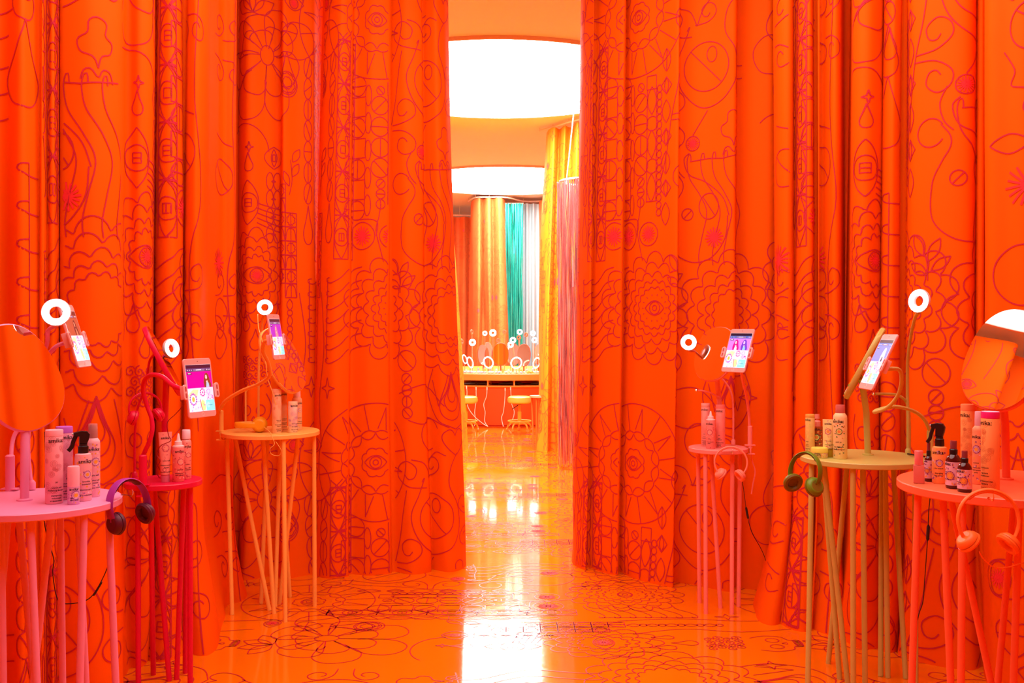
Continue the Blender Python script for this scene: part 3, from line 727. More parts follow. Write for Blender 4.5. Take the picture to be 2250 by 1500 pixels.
# ---- bottles: local frame, front (printed side) looks along -y
def wrap_text(b, s, size, z, r, m=0, x0=0., flat=False, ang=0., off=.0005):
    v, f = text2d(s, size)
    if not len(v): return
    out = []
    for p in v:
        a = (p[0] + x0) / r + ang
        out.append((math.sin(a) * (r + off), -math.cos(a) * (r + off), z + p[1]) if not flat else (p[0] + x0, -r - off, z + p[1]))
    b.add(out, f, m)
def wrap_disc(b, cx, cz, rx, rz, r, m, off, n=16, flat=False):
    pts = [(cx, cz)] + [(cx + rx * math.cos(6.2832 * k / n), cz + rz * math.sin(6.2832 * k / n)) for k in range(n)]
    v = [((math.sin(p[0] / r) * (r + off), -math.cos(p[0] / r) * (r + off), p[1]) if not flat else (p[0], -r - off, p[1])) for p in pts]
    b.add(v, [(0, k + 1, (k + 1) % n + 1) for k in range(n)], m)
def wrap_line(b, pts, w, r, m, off):
    p = np.array(pts, dtype=float); tg = np.gradient(p, axis=0); tg /= np.hypot(*tg.T)[:, None] + 1e-9; nr = np.stack([-tg[:, 1], tg[:, 0]], 1) * w / 2
    A = p + nr; B = p - nr; n = len(p)
    f = lambda q: (math.sin(q[0] / r) * (r + off), -math.cos(q[0] / r) * (r + off), q[1])
    b.add([f(q) for q in A] + [f(q) for q in B], [(i, i + 1, n + i + 1, n + i) for i in range(n - 1)], m)
def loop(cx, cz, rx, rz, n=22, sc=0, k=8):
    return [(cx + (rx + sc * abs(math.sin(k * a / 2))) * math.cos(a), cz + (rz + sc * abs(math.sin(k * a / 2))) * math.sin(a)) for a in [6.2832 * i / n for i in range(n + 1)]]
def rosette(b, cx, cz, R, r, ms, off=.0005):
    for k in range(14):
        a = 6.2832 * k / 14; wrap_disc(b, cx + R * .86 * math.cos(a), cz + R * .86 * math.sin(a), R * .17, R * .17, r, ms[0], off, 8)
    wrap_disc(b, cx, cz, R * .76, R * .76, r, ms[1], off + .0001, 20)
    for k in range(12):
        a = 6.2832 * k / 12; wrap_disc(b, cx + R * .55 * math.cos(a), cz + R * .55 * math.sin(a), R * .07, R * .07, r, ms[0], off + .0002, 6)
    wrap_disc(b, cx, cz, R * .42, R * .42, r, ms[2], off + .0003, 14)
def small_lines(b, rows, z, r, m, size=.0062, lead=.0078, x0=0.):
    for s in rows:
        if s: wrap_text(b, s, size, z, r, m, x0)
        z -= lead
def flower_lines(b, r, z0, z1, m, dens=1.0, seed=0, w=.0006):
    q = random.Random(seed)
    span = r * 2.3
    for k in range(int(16 * dens)):
        cx, cz = q.uniform(-span / 2, span / 2), q.uniform(z0, z1); R = q.uniform(.004, .011)
        for f_ in (1, .62, .34): wrap_line(b, loop(cx, cz, R * f_, R * f_, 20, R * .12 * f_, 8), w, r, m, .0003)
def spots(b, r, z0, z1, ms, n, seed=0, s=.0028):
    q = random.Random(seed)
    for k in range(n):
        wrap_disc(b, q.uniform(-r * 1.3, r * 1.3), q.uniform(z0, z1), q.uniform(.5, 1.3) * s, q.uniform(.5, 1.3) * s, r, q.choice(ms), .0003, 8)
def place(name, label, px, base_row, h_table, rot=0., cat='bottle', group=None):
    d = (CAMH - h_table) * F / (base_row - YH); p = W(px, base_row, d)
    t = empty(name, (p.x, p.y, h_table + .0004), (0, 0, math.radians(rot)), label, cat, group); return t, d / F
def pm(name, rgb, rough=.38, **k): return mat(name, C(rgb[0], min(255, rgb[1] * 1.10 + 8), min(255, rgb[2] * 1.15 + 12)), rough=rough, **k)

def tall_bottle(label, px, row, ht, top_row, wpx, body, cap, texts, rot=0, ink=None, capf=.085, seed=0, title='amika:'):
    t, s = place('shampoo_bottle', label, px, row, ht, rot, group='tall cylindrical shampoo bottles'); h = (row - top_row) * s; r = wpx / 2 * s; hb = h * (1 - capf)
    MB().lathe([(0, 0), (r * .93, 0), (r, .003), (r, hb - .001), (r * .97, hb), (0, hb)], 32, cap=False).build('body', body, t)
    MB().lathe([(r * .97, hb), (r, hb + .0008), (r * 1.0, h - .002), (r * .96, h), (0, h)], 32, cap=False).build('cap', cap, t)
    b = MB(); wrap_text(b, title, r * .70, h * .835, r, 0, x0=r * .12)
    small_lines(b, texts, h * .285, r, 0, size=r * .25, lead=r * .31, x0=r * .15); wrap_text(b, '300 ml / 10 fl oz', r * .16, h * .035, r, 0, x0=r * .2)
    flower_lines(b, r, h * .33, h * .88, 1, 1.0, seed); flower_lines(b, r, h * .06, h * .30, 1, .35, seed + 9)
    b.build('label_print', [INKB, ink or INKPINK], t, smooth=False); return t
def spray_trigger(label, px, row, ht, top_row, sh_row, wpx, body, ms, texts, rot=0, head=BLACKP, rosz=.0115):
    t, s = place('trigger_spray_bottle', label, px, row, ht, rot, group='trigger spray bottles'); h = (row - top_row) * s; hs = (row - sh_row) * s; r = wpx / 2 * s
    MB().lathe([(0, 0), (r * .93, 0), (r, .003), (r, hs - .012), (r * .93, hs - .003), (r * .62, hs), (r * .5, hs + .004)], 32, cap=True).build('body', body, t)
    hh = h - hs; c = hs
    b = MB().lathe([(r * .62, c), (r * .64, c + .001), (r * .62, c + hh * .30), (r * .5, c + hh * .33), (r * .48, c + hh * .42), (0, c + hh * .42)], 24, cap=False)
    b.build('collar', head, t)
    b = MB()
    pr = [(-r * .50, c + hh * .42), (-r * .45, c + hh * .75), (-r * 1.15, c + hh * .80), (-r * 1.15, c + hh * .93), (-r * .2, c + hh), (r * .45, c + hh * .97), (r * .75, c + hh * .82), (r * .62, c + hh * .60), (r * .42, c + hh * .42)]
    b.prism(pr, -r * .36, r * .36, bev=.0015)
    b.build('spray_head', head, t)
    lv = [Vector(p) for p in catmull([(-r * .85, 0, c + hh * .80), (-r * 1.15, 0, c + hh * .55), (-r * 1.35, 0, c + hh * .30), (-r * 1.75, 0, c + hh * .12)], 6)]
    MB().tube(lv, r * .26, 10, flat=(.6, 1)).build('trigger', head, t)
    MB().lathe([(0, 0), (r * .16, 0), (r * .16, .004), (0, .004)], 12, cap=False, X=Matrix.Translation((-r * 1.15, 0, c + hh * .865)) @ Matrix.Rotation(-math.pi / 2, 4, 'Y')).build('nozzle', mat('nozzle_white', C(220, 200, 205), rough=.3), t)
    b = MB(); spots(b, r, .010, hs * .92, [3, 4, 2], 46, 3); rosette(b, r * .35, hs * .56, rosz, r, (3, 4, 2)); wrap_text(b, 'amika:', r * .70, hs * .80, r, 0, x0=r * .15)
    small_lines(b, texts, hs * .40, r, 0, size=r * .27, lead=r * .34, x0=r * .25)
    b.build('label_print', [INKB] + ms, t, smooth=False); return t
def aerosol(label, px, row, ht, top_row, sh_row, wpx, body, cap, ms, texts, rot=0, inner=None, name='aerosol_can', rosz=.013, capw=.66):
    t, s = place(name, label, px, row, ht, rot, group='aerosol cans'); h = (row - top_row) * s; hs = (row - sh_row) * s; r = wpx / 2 * s
    MB().lathe([(0, 0), (r * .95, 0), (r, .002), (r, hs - r * .75), (r * .95, hs - r * .4), (r * .72, hs - .002), (r * .66, hs), (0, hs)], 32, cap=False).build('can', body, t)
    rc = r * capw
    MB().lathe([(rc, hs), (rc * 1.02, hs + .001), (rc, hs + (h - hs) * .5), (rc * .97, h - .002), (rc * .9, h), (0, h)], 28, cap=False).build('overcap', cap, t)
    if inner is not None: MB().lathe([(0, hs), (rc * .8, hs), (rc * .8, hs + (h - hs) * .45), (rc * .45, hs + (h - hs) * .85), (0, hs + (h - hs) * .88)], 20, cap=False).build('spray_button', inner, t)
    b = MB(); spots(b, r, .008, hs - r * .8, [3, 4, 2], 60, int(px)); rosette(b, r * .25, hs * .60, rosz, r, (3, 4, 2)); wrap_text(b, 'amika:', r * .68, hs * .79, r, 0, x0=r * .1)
    small_lines(b, texts, hs * .36, r, 0, size=r * .27, lead=r * .36, x0=r * .2)
    b.build('label_print', [INKB] + ms, t, smooth=False); return t
def capped_vial(label, px, row, ht, top_row, split_row, wpx, body, cap, ms, rot=0):
    t, s = place('serum_bottle', label, px, row, ht, rot); h = (row - top_row) * s; hs = (row - split_row) * s; r = wpx / 2 * s
    MB().lathe([(0, 0), (r * .92, 0), (r, .002), (r, hs), (0, hs)], 28, cap=False).build('body', body, t)
    MB().lathe([(r * .985, hs), (r * .985, h - .003), (r * .9, h), (0, h)], 28, cap=False).build('cap', cap, t)
    b = MB(); spots(b, r, .004, hs * .9, [3, 4, 2], 34, 5, .002); rosette(b, r * .3, hs * .52, hs * .26, r, (3, 4, 2)); wrap_text(b, 'amika:', r * .62, hs * .80, r, 0)
    small_lines(b, ['smoothing', 'repair serum'], hs * .34, r, 0, size=r * .3, lead=r * .36); b.build('label_print', [INKB] + ms, t, smooth=False); return t
def squeeze_tube(label, px, row, ht, top_row, wtop, wbot, body, cap, ms, texts, rot=0, capf=.15):
    t, s = place('squeeze_tube', label, px, row, ht, rot, cat='tube'); h = (row - top_row) * s; rt, rb = wtop / 2 * s, wbot / 2 * s; hc = h * capf
    v = []; f = []; seg = 28; rows = 12
    for j in range(rows + 1):
        k = j / rows; z = hc + (h - hc) * k; a_ = rb * 1.05 + (rt - rb * 1.05) * k; bb = rb * 1.05 * (1 - k ** 1.4) + .0012
        for i in range(seg): an = 6.2832 * i / seg; v.append((a_ * math.cos(an), bb * math.sin(an), z))
    for j in range(rows):
        for i in range(seg): f.append((j * seg + i, j * seg + (i + 1) % seg, (j + 1) * seg + (i + 1) % seg, (j + 1) * seg + i))
    f.append(tuple(range(rows * seg, rows * seg + seg))); f.append(tuple(range(seg))[::-1])
    MB().add(v, f).build('tube_body', body, t)
    MB().lathe([(0, 0), (rb, 0), (rb, hc - .001), (rb * .94, hc + .001), (0, hc + .001)], 28, cap=False).build('cap', cap, t)
    # print follows the flattening front face
    b = MB(); q = MB(); R = 1.0
    wrap_text(q, 'amika:', rt * .52, h * .86, R, 0, flat=True); small_lines_flat = h * .42
    for k, tx in enumerate(texts): wrap_text(q, tx, rt * .24, small_lines_flat - k * rt * .34, R, 0, x0=rt * .1, flat=True)
    for k in range(14):
        a = 6.2832 * k / 14; wrap_disc(q, rt * .5 * math.cos(a), h * .68 + rt * .5 * math.sin(a), rt * .10, rt * .10, R, 1, 0, 8, True)
    wrap_disc(q, 0, h * .68, rt * .28, rt * .28, R, 2, 0, 14, True); wrap_disc(q, -rt * .2, h * .25, rt * .28, rt * .3, R, 1, 0, 14, True); wrap_disc(q, -rt * .2, h * .25, rt * .18, rt * .2, R, 2, .0001, 14, True)
    for k in range(26): wrap_disc(q, random.uniform(-.6, .6) * rb, random.uniform(hc + .004, h * .97), .0016, .0016, R, random.choice((1, 2, 3)), 0, 6, True)
    for p in q.v:
        k = min(.999, max(0., (p.z - hc) / (h - hc))); a_ = rb * 1.05 + (rt - rb * 1.05) * k; bb = rb * 1.05 * (1 - k ** 1.4) + .0012
        x = max(-.98, min(.98, p.x / a_)); off = -(p.y + R)
        p.y = -bb * math.sqrt(1 - x * x) - .0006 - max(0, off)
    q.build('label_print', [INKB] + ms, t, smooth=False); return t
def nozzle_bottle(label, px, row, ht, top_row, sh_row, wpx, body, noz, ms, texts, rot=0, clear=False, pump=False):
    t, s = place('nozzle_bottle' if not pump else 'pump_bottle', label, px, row, ht, rot); h = (row - top_row) * s; hs = (row - sh_row) * s; r = wpx / 2 * s; hh = h - hs
    MB().lathe([(0, 0), (r * .94, 0), (r, .002), (r, hs - .003), (r * .96, hs), (0, hs)], 30, cap=False).build('body', body, t)
    if not pump: MB().lathe([(r * .98, hs), (r * .98, hs + hh * .10), (r * .66, hs + hh * .14), (r * .62, hs + hh * .42), (r * .40, hs + hh * .46), (r * .30, hs + hh * .6), (r * .15, h - .002), (r * .08, h), (0, h)], 26, cap=False).build('nozzle_cap', noz, t)
    else:
        MB().lathe([(r * .62, hs), (r * .62, hs + hh * .40), (r * .50, hs + hh * .45), (r * .28, hs + hh * .5), (r * .28, hs + hh * .62), (r * .44, hs + hh * .64), (r * .40, h), (0, h)], 24, cap=False).build('pump_cap', noz, t)
    b = MB(); spots(b, r, .005, hs * .93, [3, 4, 2], 40, int(px)); rosette(b, r * .25, hs * .58, r * .62, r, (3, 4, 2)); wrap_text(b, 'amika:', r * .68, hs * .85, r, 0, x0=r * .1)
    small_lines(b, texts, hs * .34, r, 0, size=r * .25, lead=r * .32, x0=r * .15); b.build('label_print', [INKB] + ms, t, smooth=False); return t
def mist_bottle(label, px, row, ht, top_row, sh_row, wpx, glass, ms, texts, rot=0):
    t, s = place('mist_bottle', label, px, row, ht, rot, group='dark mist bottles'); h = (row - top_row) * s; hs = (row - sh_row) * s; r = wpx / 2 * s; hh = h - hs
    MB().lathe([(0, 0), (r * .9, 0), (r, .003), (r, hs - r * .9), (r * .93, hs - r * .55), (r * .62, hs - r * .12), (r * .48, hs), (0, hs)], 30, cap=False).build('body', glass, t)
    MB().lathe([(r * .50, hs - .002), (r * .52, hs + hh * .34), (r * .42, hs + hh * .40), (0, hs + hh * .40)], 24, cap=False).build('collar', BLACKP, t)
    MB().lathe([(r * .42, hs + hh * .40), (r * .42, h - .002), (r * .38, h), (0, h)], 24, cap=False).build('clear_cap', mat('smoky_clear_cap', C(190, 90, 100), rough=.15, trans=.55), t)
    MB().lathe([(0, hs + hh * .4), (r * .30, hs + hh * .4), (r * .26, hs + hh * .9), (0, hs + hh * .9)], 16, cap=False).build('pump', mat('dark_pump', C(70, 20, 30), rough=.3), t)
    zl0, zl1 = .010, hs - r * .95
    MB().lathe([(r + .0003, zl0), (r + .0003, zl1)], 30, cap=False).build('paper_label', ms[3], t)
    b = MB(); spots(b, r + .0004, zl0 + .002, zl1 - .002, [2, 3, 4], 40, int(px), .0026); rosette(b, r * .4, zl0 + (zl1 - zl0) * .42, r * .62, r + .0004, (3, 4, 2)); wrap_text(b, 'amika:', r * .60, zl1 - r * .45, r + .0004, 0, x0=-r * .2)
    small_lines(b, texts, zl0 + (zl1 - zl0) * .55, r + .0006, 0, size=r * .24, lead=r * .32, x0=-r * .45); b.build('label_print', [INKB] + ms[:3] + [ms[1]], t, smooth=False); return t
def headphones(label, X, R, rz, bw, bt, cupR, mb, mc, mcu, spread=12, cup_drop=.5, a_end=-12, ct=.028, loc=None, swivel=0, roll_cups=(0, 0), name='headphones'):
    t = empty(name, label=label, cat='headphones', group='over-ear headphones'); t.matrix_world = X
    arc = [(R * math.cos(math.radians(a)), 0, rz * math.sin(math.radians(a))) for a in np.linspace(180 - a_end, a_end, 30)]
    MB().tube(arc, 1.0, 12, flat=(bw / 2, bt / 2), up=(0, 1, 0)).build('headband', mb, t)
    pad = [(.945 * R * math.cos(math.radians(a)), 0, .945 * rz * math.sin(math.radians(a)) ) for a in np.linspace(135, 45, 14)]
    MB().tube(pad, 1.0, 10, flat=(bw * .44, bt * .45), up=(0, 1, 0)).build('headband_pad', mcu, t)
    for s, rc in ((-1, roll_cups[0]), (1, roll_cups[1])):
        e = Vector((s * R * math.cos(math.radians(a_end)), 0, rz * math.sin(math.radians(a_end))))
        cc = e + Vector((-s * ct * .35, 0, -cupR * cup_drop))
        MB().tube([e + Vector((0, 0, .004)), e + Vector((s * .002, 0, -cupR * .25)), cc + Vector((s * ct * .45, 0, 0))], [bt * .6, bt * .55, bt * .4], 10, flat=(1.6, .8)).build('yoke', mb, t)
        Y = Matrix.Translation(cc) @ Matrix.Rotation(math.radians(-s * spread), 4, 'Y') @ Matrix.Rotation(math.radians(swivel + rc), 4, 'Z') @ Matrix.Rotation(math.radians(-s * 90), 4, 'Y')   # +z points inwards
        cup = MB().lathe([(0, -ct * .55), (cupR * .62, -ct * .55), (cupR * .74, -ct * .48), (cupR * .95, -ct * .12), (cupR * .95, ct * .02), (cupR * .86, ct * .06), (0, ct * .06)], 32, cap=False, X=Y).build('ear_cup', mc, t)
        MB().lathe([(0, -ct * .56), (cupR * .55, -ct * .56), (cupR * .60, -ct * .50), (cupR * .60, -ct * .40)], 28, cap=False, X=Y).build('cup_plate', mcu, cup)
        MB().lathe([(cupR * .55, ct * .06), (cupR * .98, ct * .08), (cupR * 1.04, ct * .28), (cupR * .92, ct * .50), (cupR * .66, ct * .50), (cupR * .52, ct * .30), (cupR * .50, ct * .12), (0, ct * .12)], 32, cap=False, X=Y).build('ear_cushion', mcu, t)
    return t
def cable(label, pts, m=None, r=.0016, plug=None, name='cable'):
    p = [W(*q) for q in pts]; t = empty(name, p[0], label=label, cat='cable')
    MB().tube([Vector(q) - p[0] for q in catmull(p, 8)], r, 8).build('cord', m or CABLE, t)
    if plug:
        a, b = W(*plug[0]), W(*plug[1]); k = (b - a)
        MB().tube([a - p[0], a + k * .12 - p[0], a + k * .88 - p[0], b - p[0]], [r * 1.2, plug[2], plug[2], r * 1.2], 10).build('inline_plug', m or CABLE, t)
    return t
def hook(label, p, m, into):
    """small cup hook screwed into a table edge; p world point on the edge, into = unit vector into the table"""
    t = empty('cup_hook', p, label=label, cat='hook')
    o = -Vector(into); pts = [Vector(into) * .006, o * .012, o * .024 + Vector((0, 0, -.004)), o * .030 + Vector((0, 0, .006)), o * .027 + Vector((0, 0, .016))]
    MB().tube([Vector(q) for q in catmull(pts, 6)], .0016, 8).build('wire', m, t)
    MB().lathe([(0, 0), (.004, 0), (.004, .0015), (0, .0015)], 10, cap=False, X=Vector(o).to_track_quat('Z', 'Y').to_matrix().to_4x4()).build('collar', m, t)
    return t
PURP = mat('purple_plastic', C(170, 50, 170), rough=.45); DPURP = mat('dark_plum_plastic', C(90, 12, 45), rough=.5)
HPY = mat('yellow_plastic', C(250, 178, 30), rough=.4); HPC = mat('salmon_plastic', C(255, 150, 125), rough=.4); HPG = mat('olive_green_plastic', C(112, 150, 30), rough=.4)
HPGD = mat('dark_olive_plastic', C(118, 105, 20), rough=.45); HPO = mat('orange_plastic', C(255, 125, 45), rough=.4); HPBR = mat('brown_plate', C(110, 45, 10), rough=.4); HPM = mat('crimson_plastic', C(222, 8, 62), rough=.4)
ROSE = [INKPINK, pm('rosette_orange', (250, 165, 40)), pm('rosette_mauve', (170, 85, 150)), pm('pale_rose_print', (252, 195, 190))]
REDS = [INKPINK, pm('rosette_salmon', (255, 150, 120)), pm('rosette_red', (205, 50, 70)), pm('pale_salmon_print', (255, 170, 150))]
GARD = [INKPINK, pm('rosette_deep_orange', (250, 130, 50)), pm('leaf_green', (50, 90, 45)), pm('pale_yellow_print', (248, 215, 110))]
BOT = [INKPINK, pm('rosette_amber', (250, 150, 50)), pm('rosette_plum', (160, 60, 110)), pm('lilac_paper', (235, 165, 175))]
PEACHL = [INKPINK, pm('rosette_peach', (250, 165, 80)), pm('lilac_line', (200, 130, 170)), pm('cream_print', (255, 205, 160))]
BARM = {'bar': (62, 20, 45), 'bar2': (88, 60, 110), 'hero': (222, 0, 150), 'people': [(.036, (120, 55, 30), (240, 200, 190), (150, 190, 225))]}
BARP = {'bar': (18, 20, 45), 'bar2': (50, 90, 170), 'hero': (186, 120, 246), 'people': [(-.018, (205, 20, 130), (248, 200, 210), (245, 215, 240)), (.030, (90, 60, 190), (220, 190, 245), (120, 190, 240))]}
BARB = {'bar': (14, 18, 40), 'bar2': (60, 110, 190), 'hero': (96, 124, 226), 'people': [(.026, (235, 235, 250), (240, 215, 210), (40, 45, 90))]}
BARV = {'bar': (58, 22, 48), 'bar2': (90, 60, 110), 'hero': (150, 40, 190), 'people': [(.002, (235, 110, 150), (250, 190, 190), (240, 150, 150))]}
BARO = {'bar': (90, 40, 30), 'bar2': (120, 60, 50), 'hero': (150, 75, 50), 'people': [(.020, (90, 35, 30), (220, 140, 110), (190, 110, 80))]}

HL, HS, HO = .89, .805, .92          # heights of the large, small and orange tables
def at_top(px, row, h): return (px, row, (CAMH - h) * F / (row - YH))

# ================================================================== pink table, far left
dL = 2.95
def fx(top, x15): return top + (x15 - top) / .6
table('side_table', 'pink round table at the left edge with many slanting dowel legs', 78, dL, HL, .24,
      [(2, -.7, fx(2, 7), ('d', dL - .16)), (20, .3, fx(20, -12), ('d', dL + .02)), (38, .65, fx(38, 72), ('d', dL + .12)), (67, -.9, fx(67, 83), ('d', dL - .2)), (117, .4, fx(117, 74), ('d', dL + .05)),
       (132, .8, fx(132, 137), ('d', dL + .18)), (170, .7, fx(170, 187), ('d', dL + .15)), (208, -.6, fx(208, 184), ('d', dL - .12)), (258, 0, fx(258, 262), ('d', dL))], PINK)
pL = at_top(54, 1099, HL)
mirror('pink framed tilting mirror on the pink table at the left edge', W(40, 830, 2.95), 50, 7, .24, .33, PINK, pL, roll=-26)
mLc = W(164, 738, 3.10)
tablet('tablet beside the lit ring light above the pink table', mLc, 97, 17, BARO)
holder('pink gooseneck tablet holder behind the pink table mirror', mLc, 97, 17, PINK, [(24, 1020, 3.12), (30, 960, 3.16), (66, 900, 3.18), (84, 840, 3.16), (100, 790, 3.12), (122, 762, 3.08)], (22, 1076, 3.12))
ring_light('brightly lit ring light above the pink table mirror', W(123, 686, 2.94), 18, 6, .0395, PINK, [(70, 1075, 3.13), (62, 980, 3.14), (70, 860, 3.13), (92, 790, 3.10), (104, 752, 3.06), (106, 726, 3.02)], r=.006)
cable('dark cable hanging under the pink table', [(98, 948, 3.14), (100, 1010, 3.15), (99, 1060, 3.17), (96, 1130, 3.20), (104, 1180, 3.2), (118, 1228, 3.2), (116, 1260, 3.2), (126, 1315, 3.2), (146, 1326, 3.2), (190, 1318, 3.18), (215, 1290, 3.15), (240, 1235, 3.08), (247, 1180, 3.05), (249, 1168, 3.03)], plug=((206, 1308, 3.16), (224, 1278, 3.13), .003))
SHP = pm('shampoo_pink', (252, 150, 150)); SHP2 = pm('shampoo_rose', (240, 130, 145)); CAPP = pm('pink_cap', (255, 168, 172)); CAPV = pm('violet_cap', (200, 90, 190))
tall_bottle('pink shampoo bottle with pale pink cap, front left on the pink table', 119, 1105, HL, 944, 37, SHP, CAPP, ['3D', '', 'volume and', 'thickening shampoo', '', 'shampooing', 'volumisant', 'et épaississant'], 32, seed=2)
tall_bottle('pink bottle with violet cap on the pink table', 141, 1096, HL, 937, 35, SHP2, CAPV, ['3D', '', 'volume and', 'thickening', '', 'après-shampooing', 'volumisant'], 36, seed=5)
spray_trigger('pink bottle with black trigger spray head on the pink table', 183, 1099, HL, 946, 995, 35, pm('spray_pink', (252, 165, 160)), ROSE, ['brooklyn', 'bombshell', '', 'blowout spray', '', 'spray volumateur'], 32)
aerosol('pink mousse can with clear pink cap, rearmost on the pink table', 204, 1090, HL, 931, 962, 30, pm('mousse_pink', (250, 165, 165)), mat('clear_pink_cap', C(255, 190, 185), rough=.15, trans=.5), ROSE, ['plus size', '', 'perfect body', 'mousse', '', 'mousse volume'], 32, WHITEP, 'mousse_can')
capped_vial('small pink capped serum bottle in front on the pink table', 161.5, 1107, HL, 1024, 1068, 25.5, pm('serum_lilac', (225, 150, 180)), CAPP, ROSE, 30)
hpL = W(283, 1112, 2.98)
headphones('purple headphones hanging on the edge of the pink table', orient(hpL, 60, 6, -8), .068, .082, .034, .007, .033, PURP, DPURP, DPURP, spread=8, a_end=-14)
hook('small hook holding purple headphones on the pink table edge', W(270, 1087, 2.985), CHROME, (-1, -.1, 0))

# ================================================================== magenta table
dM = 3.90
table('side_table', 'small magenta round table second from the left', 359, dM, HS, .146,
      [(303, .1, 304, 1503), (331, -.3, 337, 1482), (338, .5, 372, 1495), (404, .3, 388, 1492), (411, .7, 407, 1478), (418, -.1, 418, 1503)], MAGE)
mirror('magenta mirror seen edge-on above the magenta table', W(361, 792, 3.88), 105, 27, .20, .30, MAGE, at_top(361, 1049, HS))
mMc = W(438, 852, 3.42)
tablet('tablet with magenta page held out beside the magenta table', mMc, 66, 8, BARM)
def z1(x, y, d): return (270 + x / 3.75, 700 + y / 3.75, d)
holder('magenta gooseneck tablet holder clamped to the magenta table', mMc, 66, 8, MAGE, [z1(165, 1130, 3.80), z1(235, 960, 3.78), z1(238, 830, 3.78), z1(200, 720, 3.78), z1(168, 600, 3.76), z1(180, 505, 3.72), z1(240, 462, 3.66), z1(330, 482, 3.58), z1(425, 556, 3.5)], (314, 1066, 3.76), r=.0085, clampR=.0150, clamp_len=.115)
ring_light('lit ring light reflected in the magenta table mirror', W(377, 765, 3.84), 62, 8, .036, MAGE, [(296, 1052, 3.98), (296, 960, 3.98), (302, 900, 3.96), (316, 860, 3.95), (324, 820, 3.95), (330, 790, 3.95), (345, 776, 3.92), (362, 782, 3.88)], r=.0048)
headphones('magenta headphones hanging on the gooseneck of the magenta table', orient(W(319, 898, 3.79), 35, 6, -4), .060, .062, .014, .007, .028, HPM, HPM, HPM, spread=25, a_end=-12)
cable('thin dark red cable dangling from the magenta tablet holder', [(396, 878, 3.45), (400, 892, 3.5), (385, 910, 3.6), (368, 928, 3.75), (370, 955, 3.78), (375, 968, 3.79), (352, 980, 3.80), (346, 1000, 3.81), (352, 1012, 3.8), (343, 1030, 3.82), (350, 1050, 3.84)], mat('maroon_cord', C(150, 10, 35), rough=.5), r=.0016)
SALM = pm('salmon_bottle', (255, 140, 120)); SALM2 = pm('salmon_bottle_deep', (250, 120, 108))
squeeze_tube('salmon squeeze tube standing on its cap on the magenta table', 363, 1058, HS, 949, 29, 18.5, SALM, pm('tube_cap_rose', (215, 90, 105)), REDS, ['hydro rush', '', 'intense moisture', 'masque', '', 'masque hydratant'], 28)
nozzle_bottle('salmon bottle with pointed nozzle on the magenta table', 392, 1057, HS, 952, 982, 25, SALM2, pm('nozzle_pink', (255, 195, 185)), REDS, ['water sign', '', 'hydrating hair oil', 'huile hydratante'], 28)
aerosol('salmon bottle with pearly cap behind the nozzle bottle on the magenta table', 409, 1051, HS, 944, 964, 22, SALM, pm('pearl_cap', (255, 205, 205)), REDS, ['the kure', '', 'bond repair', 'conditioner'], 28, None, 'conditioner_bottle', rosz=.010, capw=.82)

# ================================================================== yellow table
dY = 4.94
table('side_table', 'yellow round table left of the gap with a tangle of dowel legs', 595, dY, HL, .238,
      [(494.5, -.1, 510, 1350), (514.5, .25, 592, 1341), (577.5, -.3, 602, 1347.5), (588, .75, 573.6, 1325), (616, .6, 604.5, 1332), (655.5, -.1, 614, 1325), (612, .85, 637, 1311), (625, -.95, 627, 1366), (690, 0, 691.5, 1331)], YELL)
mirror('long tilted mirror with yellow frame above the yellow table', W(622, 791, 4.86), 56, 20, .22, .345, YELL, at_top(622, 944, HL), roll=-18)
mYc = W(606.5, 740, 4.42)
tablet('narrowly angled tablet in front of the yellow framed mirror', mYc, 82, 9, BARV)
def z2(x, y, d): return (300 + x / 4.055, 630 + y / 4.055, d)
holder('yellow gooseneck tablet holder clamped to the yellow table', mYc, 82, 9, YELL, [z2(740, 1095, 4.88), z2(790, 1020, 4.84), z2(930, 930, 4.76), z2(1090, 865, 4.66), z2(1185, 790, 4.58), z2(1175, 680, 4.54), z2(1125, 570, 4.5), z2(1140, 490, 4.46)], (486, 948, 4.90), r=.0085, clampR=.0115, clamp_len=.105)
ring_light('lit ring light at the top of the yellow table', W(582, 675, 4.9), 10, 4, .038, YELL, [(568, 938, 5.02), (568, 860, 5.02), (569, 790, 5.02), (574, 730, 4.97), (577, 700, 4.93)], r=.0062)
cable('thin yellow cord hanging from the ring light on the yellow table', [(566, 690, 4.85), (568, 720, 4.8), (575, 745, 4.72), (583, 790, 4.66), (588, 830, 4.66), (598, 860, 4.66), (606, 890, 4.66)], YELL, r=.002)
t = empty('upright_rod', W(540, 936, 4.98), label='slim yellow rod standing on the yellow table behind its headphones', cat='rod')
MB().tube([Vector((0, 0, 0)), Vector((0, 0, .17)), Vector((.012, 0, .20))], .0052, 10).build('rod', YELL, t); MB().lathe([(0, 0), (.010, 0), (.010, .006), (0, .006)], 14, cap=False).build('foot', YELL, t)
headphones('yellow headphones lying on the yellow table', Matrix(((.2, 0, -.98, W(554, 945, 4.86).x), (-.98, 0, -.2, 4.86), (0, 1, 0, HL + .0375), (0, 0, 0, 1))), .034, .080, .028, .008, .036, HPY, HPY, HPY, spread=4, a_end=-20, cup_drop=.2)
cable('yellow cord looping from the headphones over the yellow table edge', [(580, 938, 4.80), (592, 948, 4.70), (597, 958, 4.685), (603, 975, 4.68), (594, 985, 4.68), (596, 997, 4.69), (612, 1001, 4.70), (618, 990, 4.69), (606, 970, 4.68)], YELL, r=.0017)
PCH = pm('peach_bottle', (255, 178, 125)); PCH2 = pm('peach_bottle_deep', (252, 155, 95)); PCAP = pm('peach_cap', (255, 190, 140)); HCAP = pm('hot_pink_cap', (250, 75, 110))
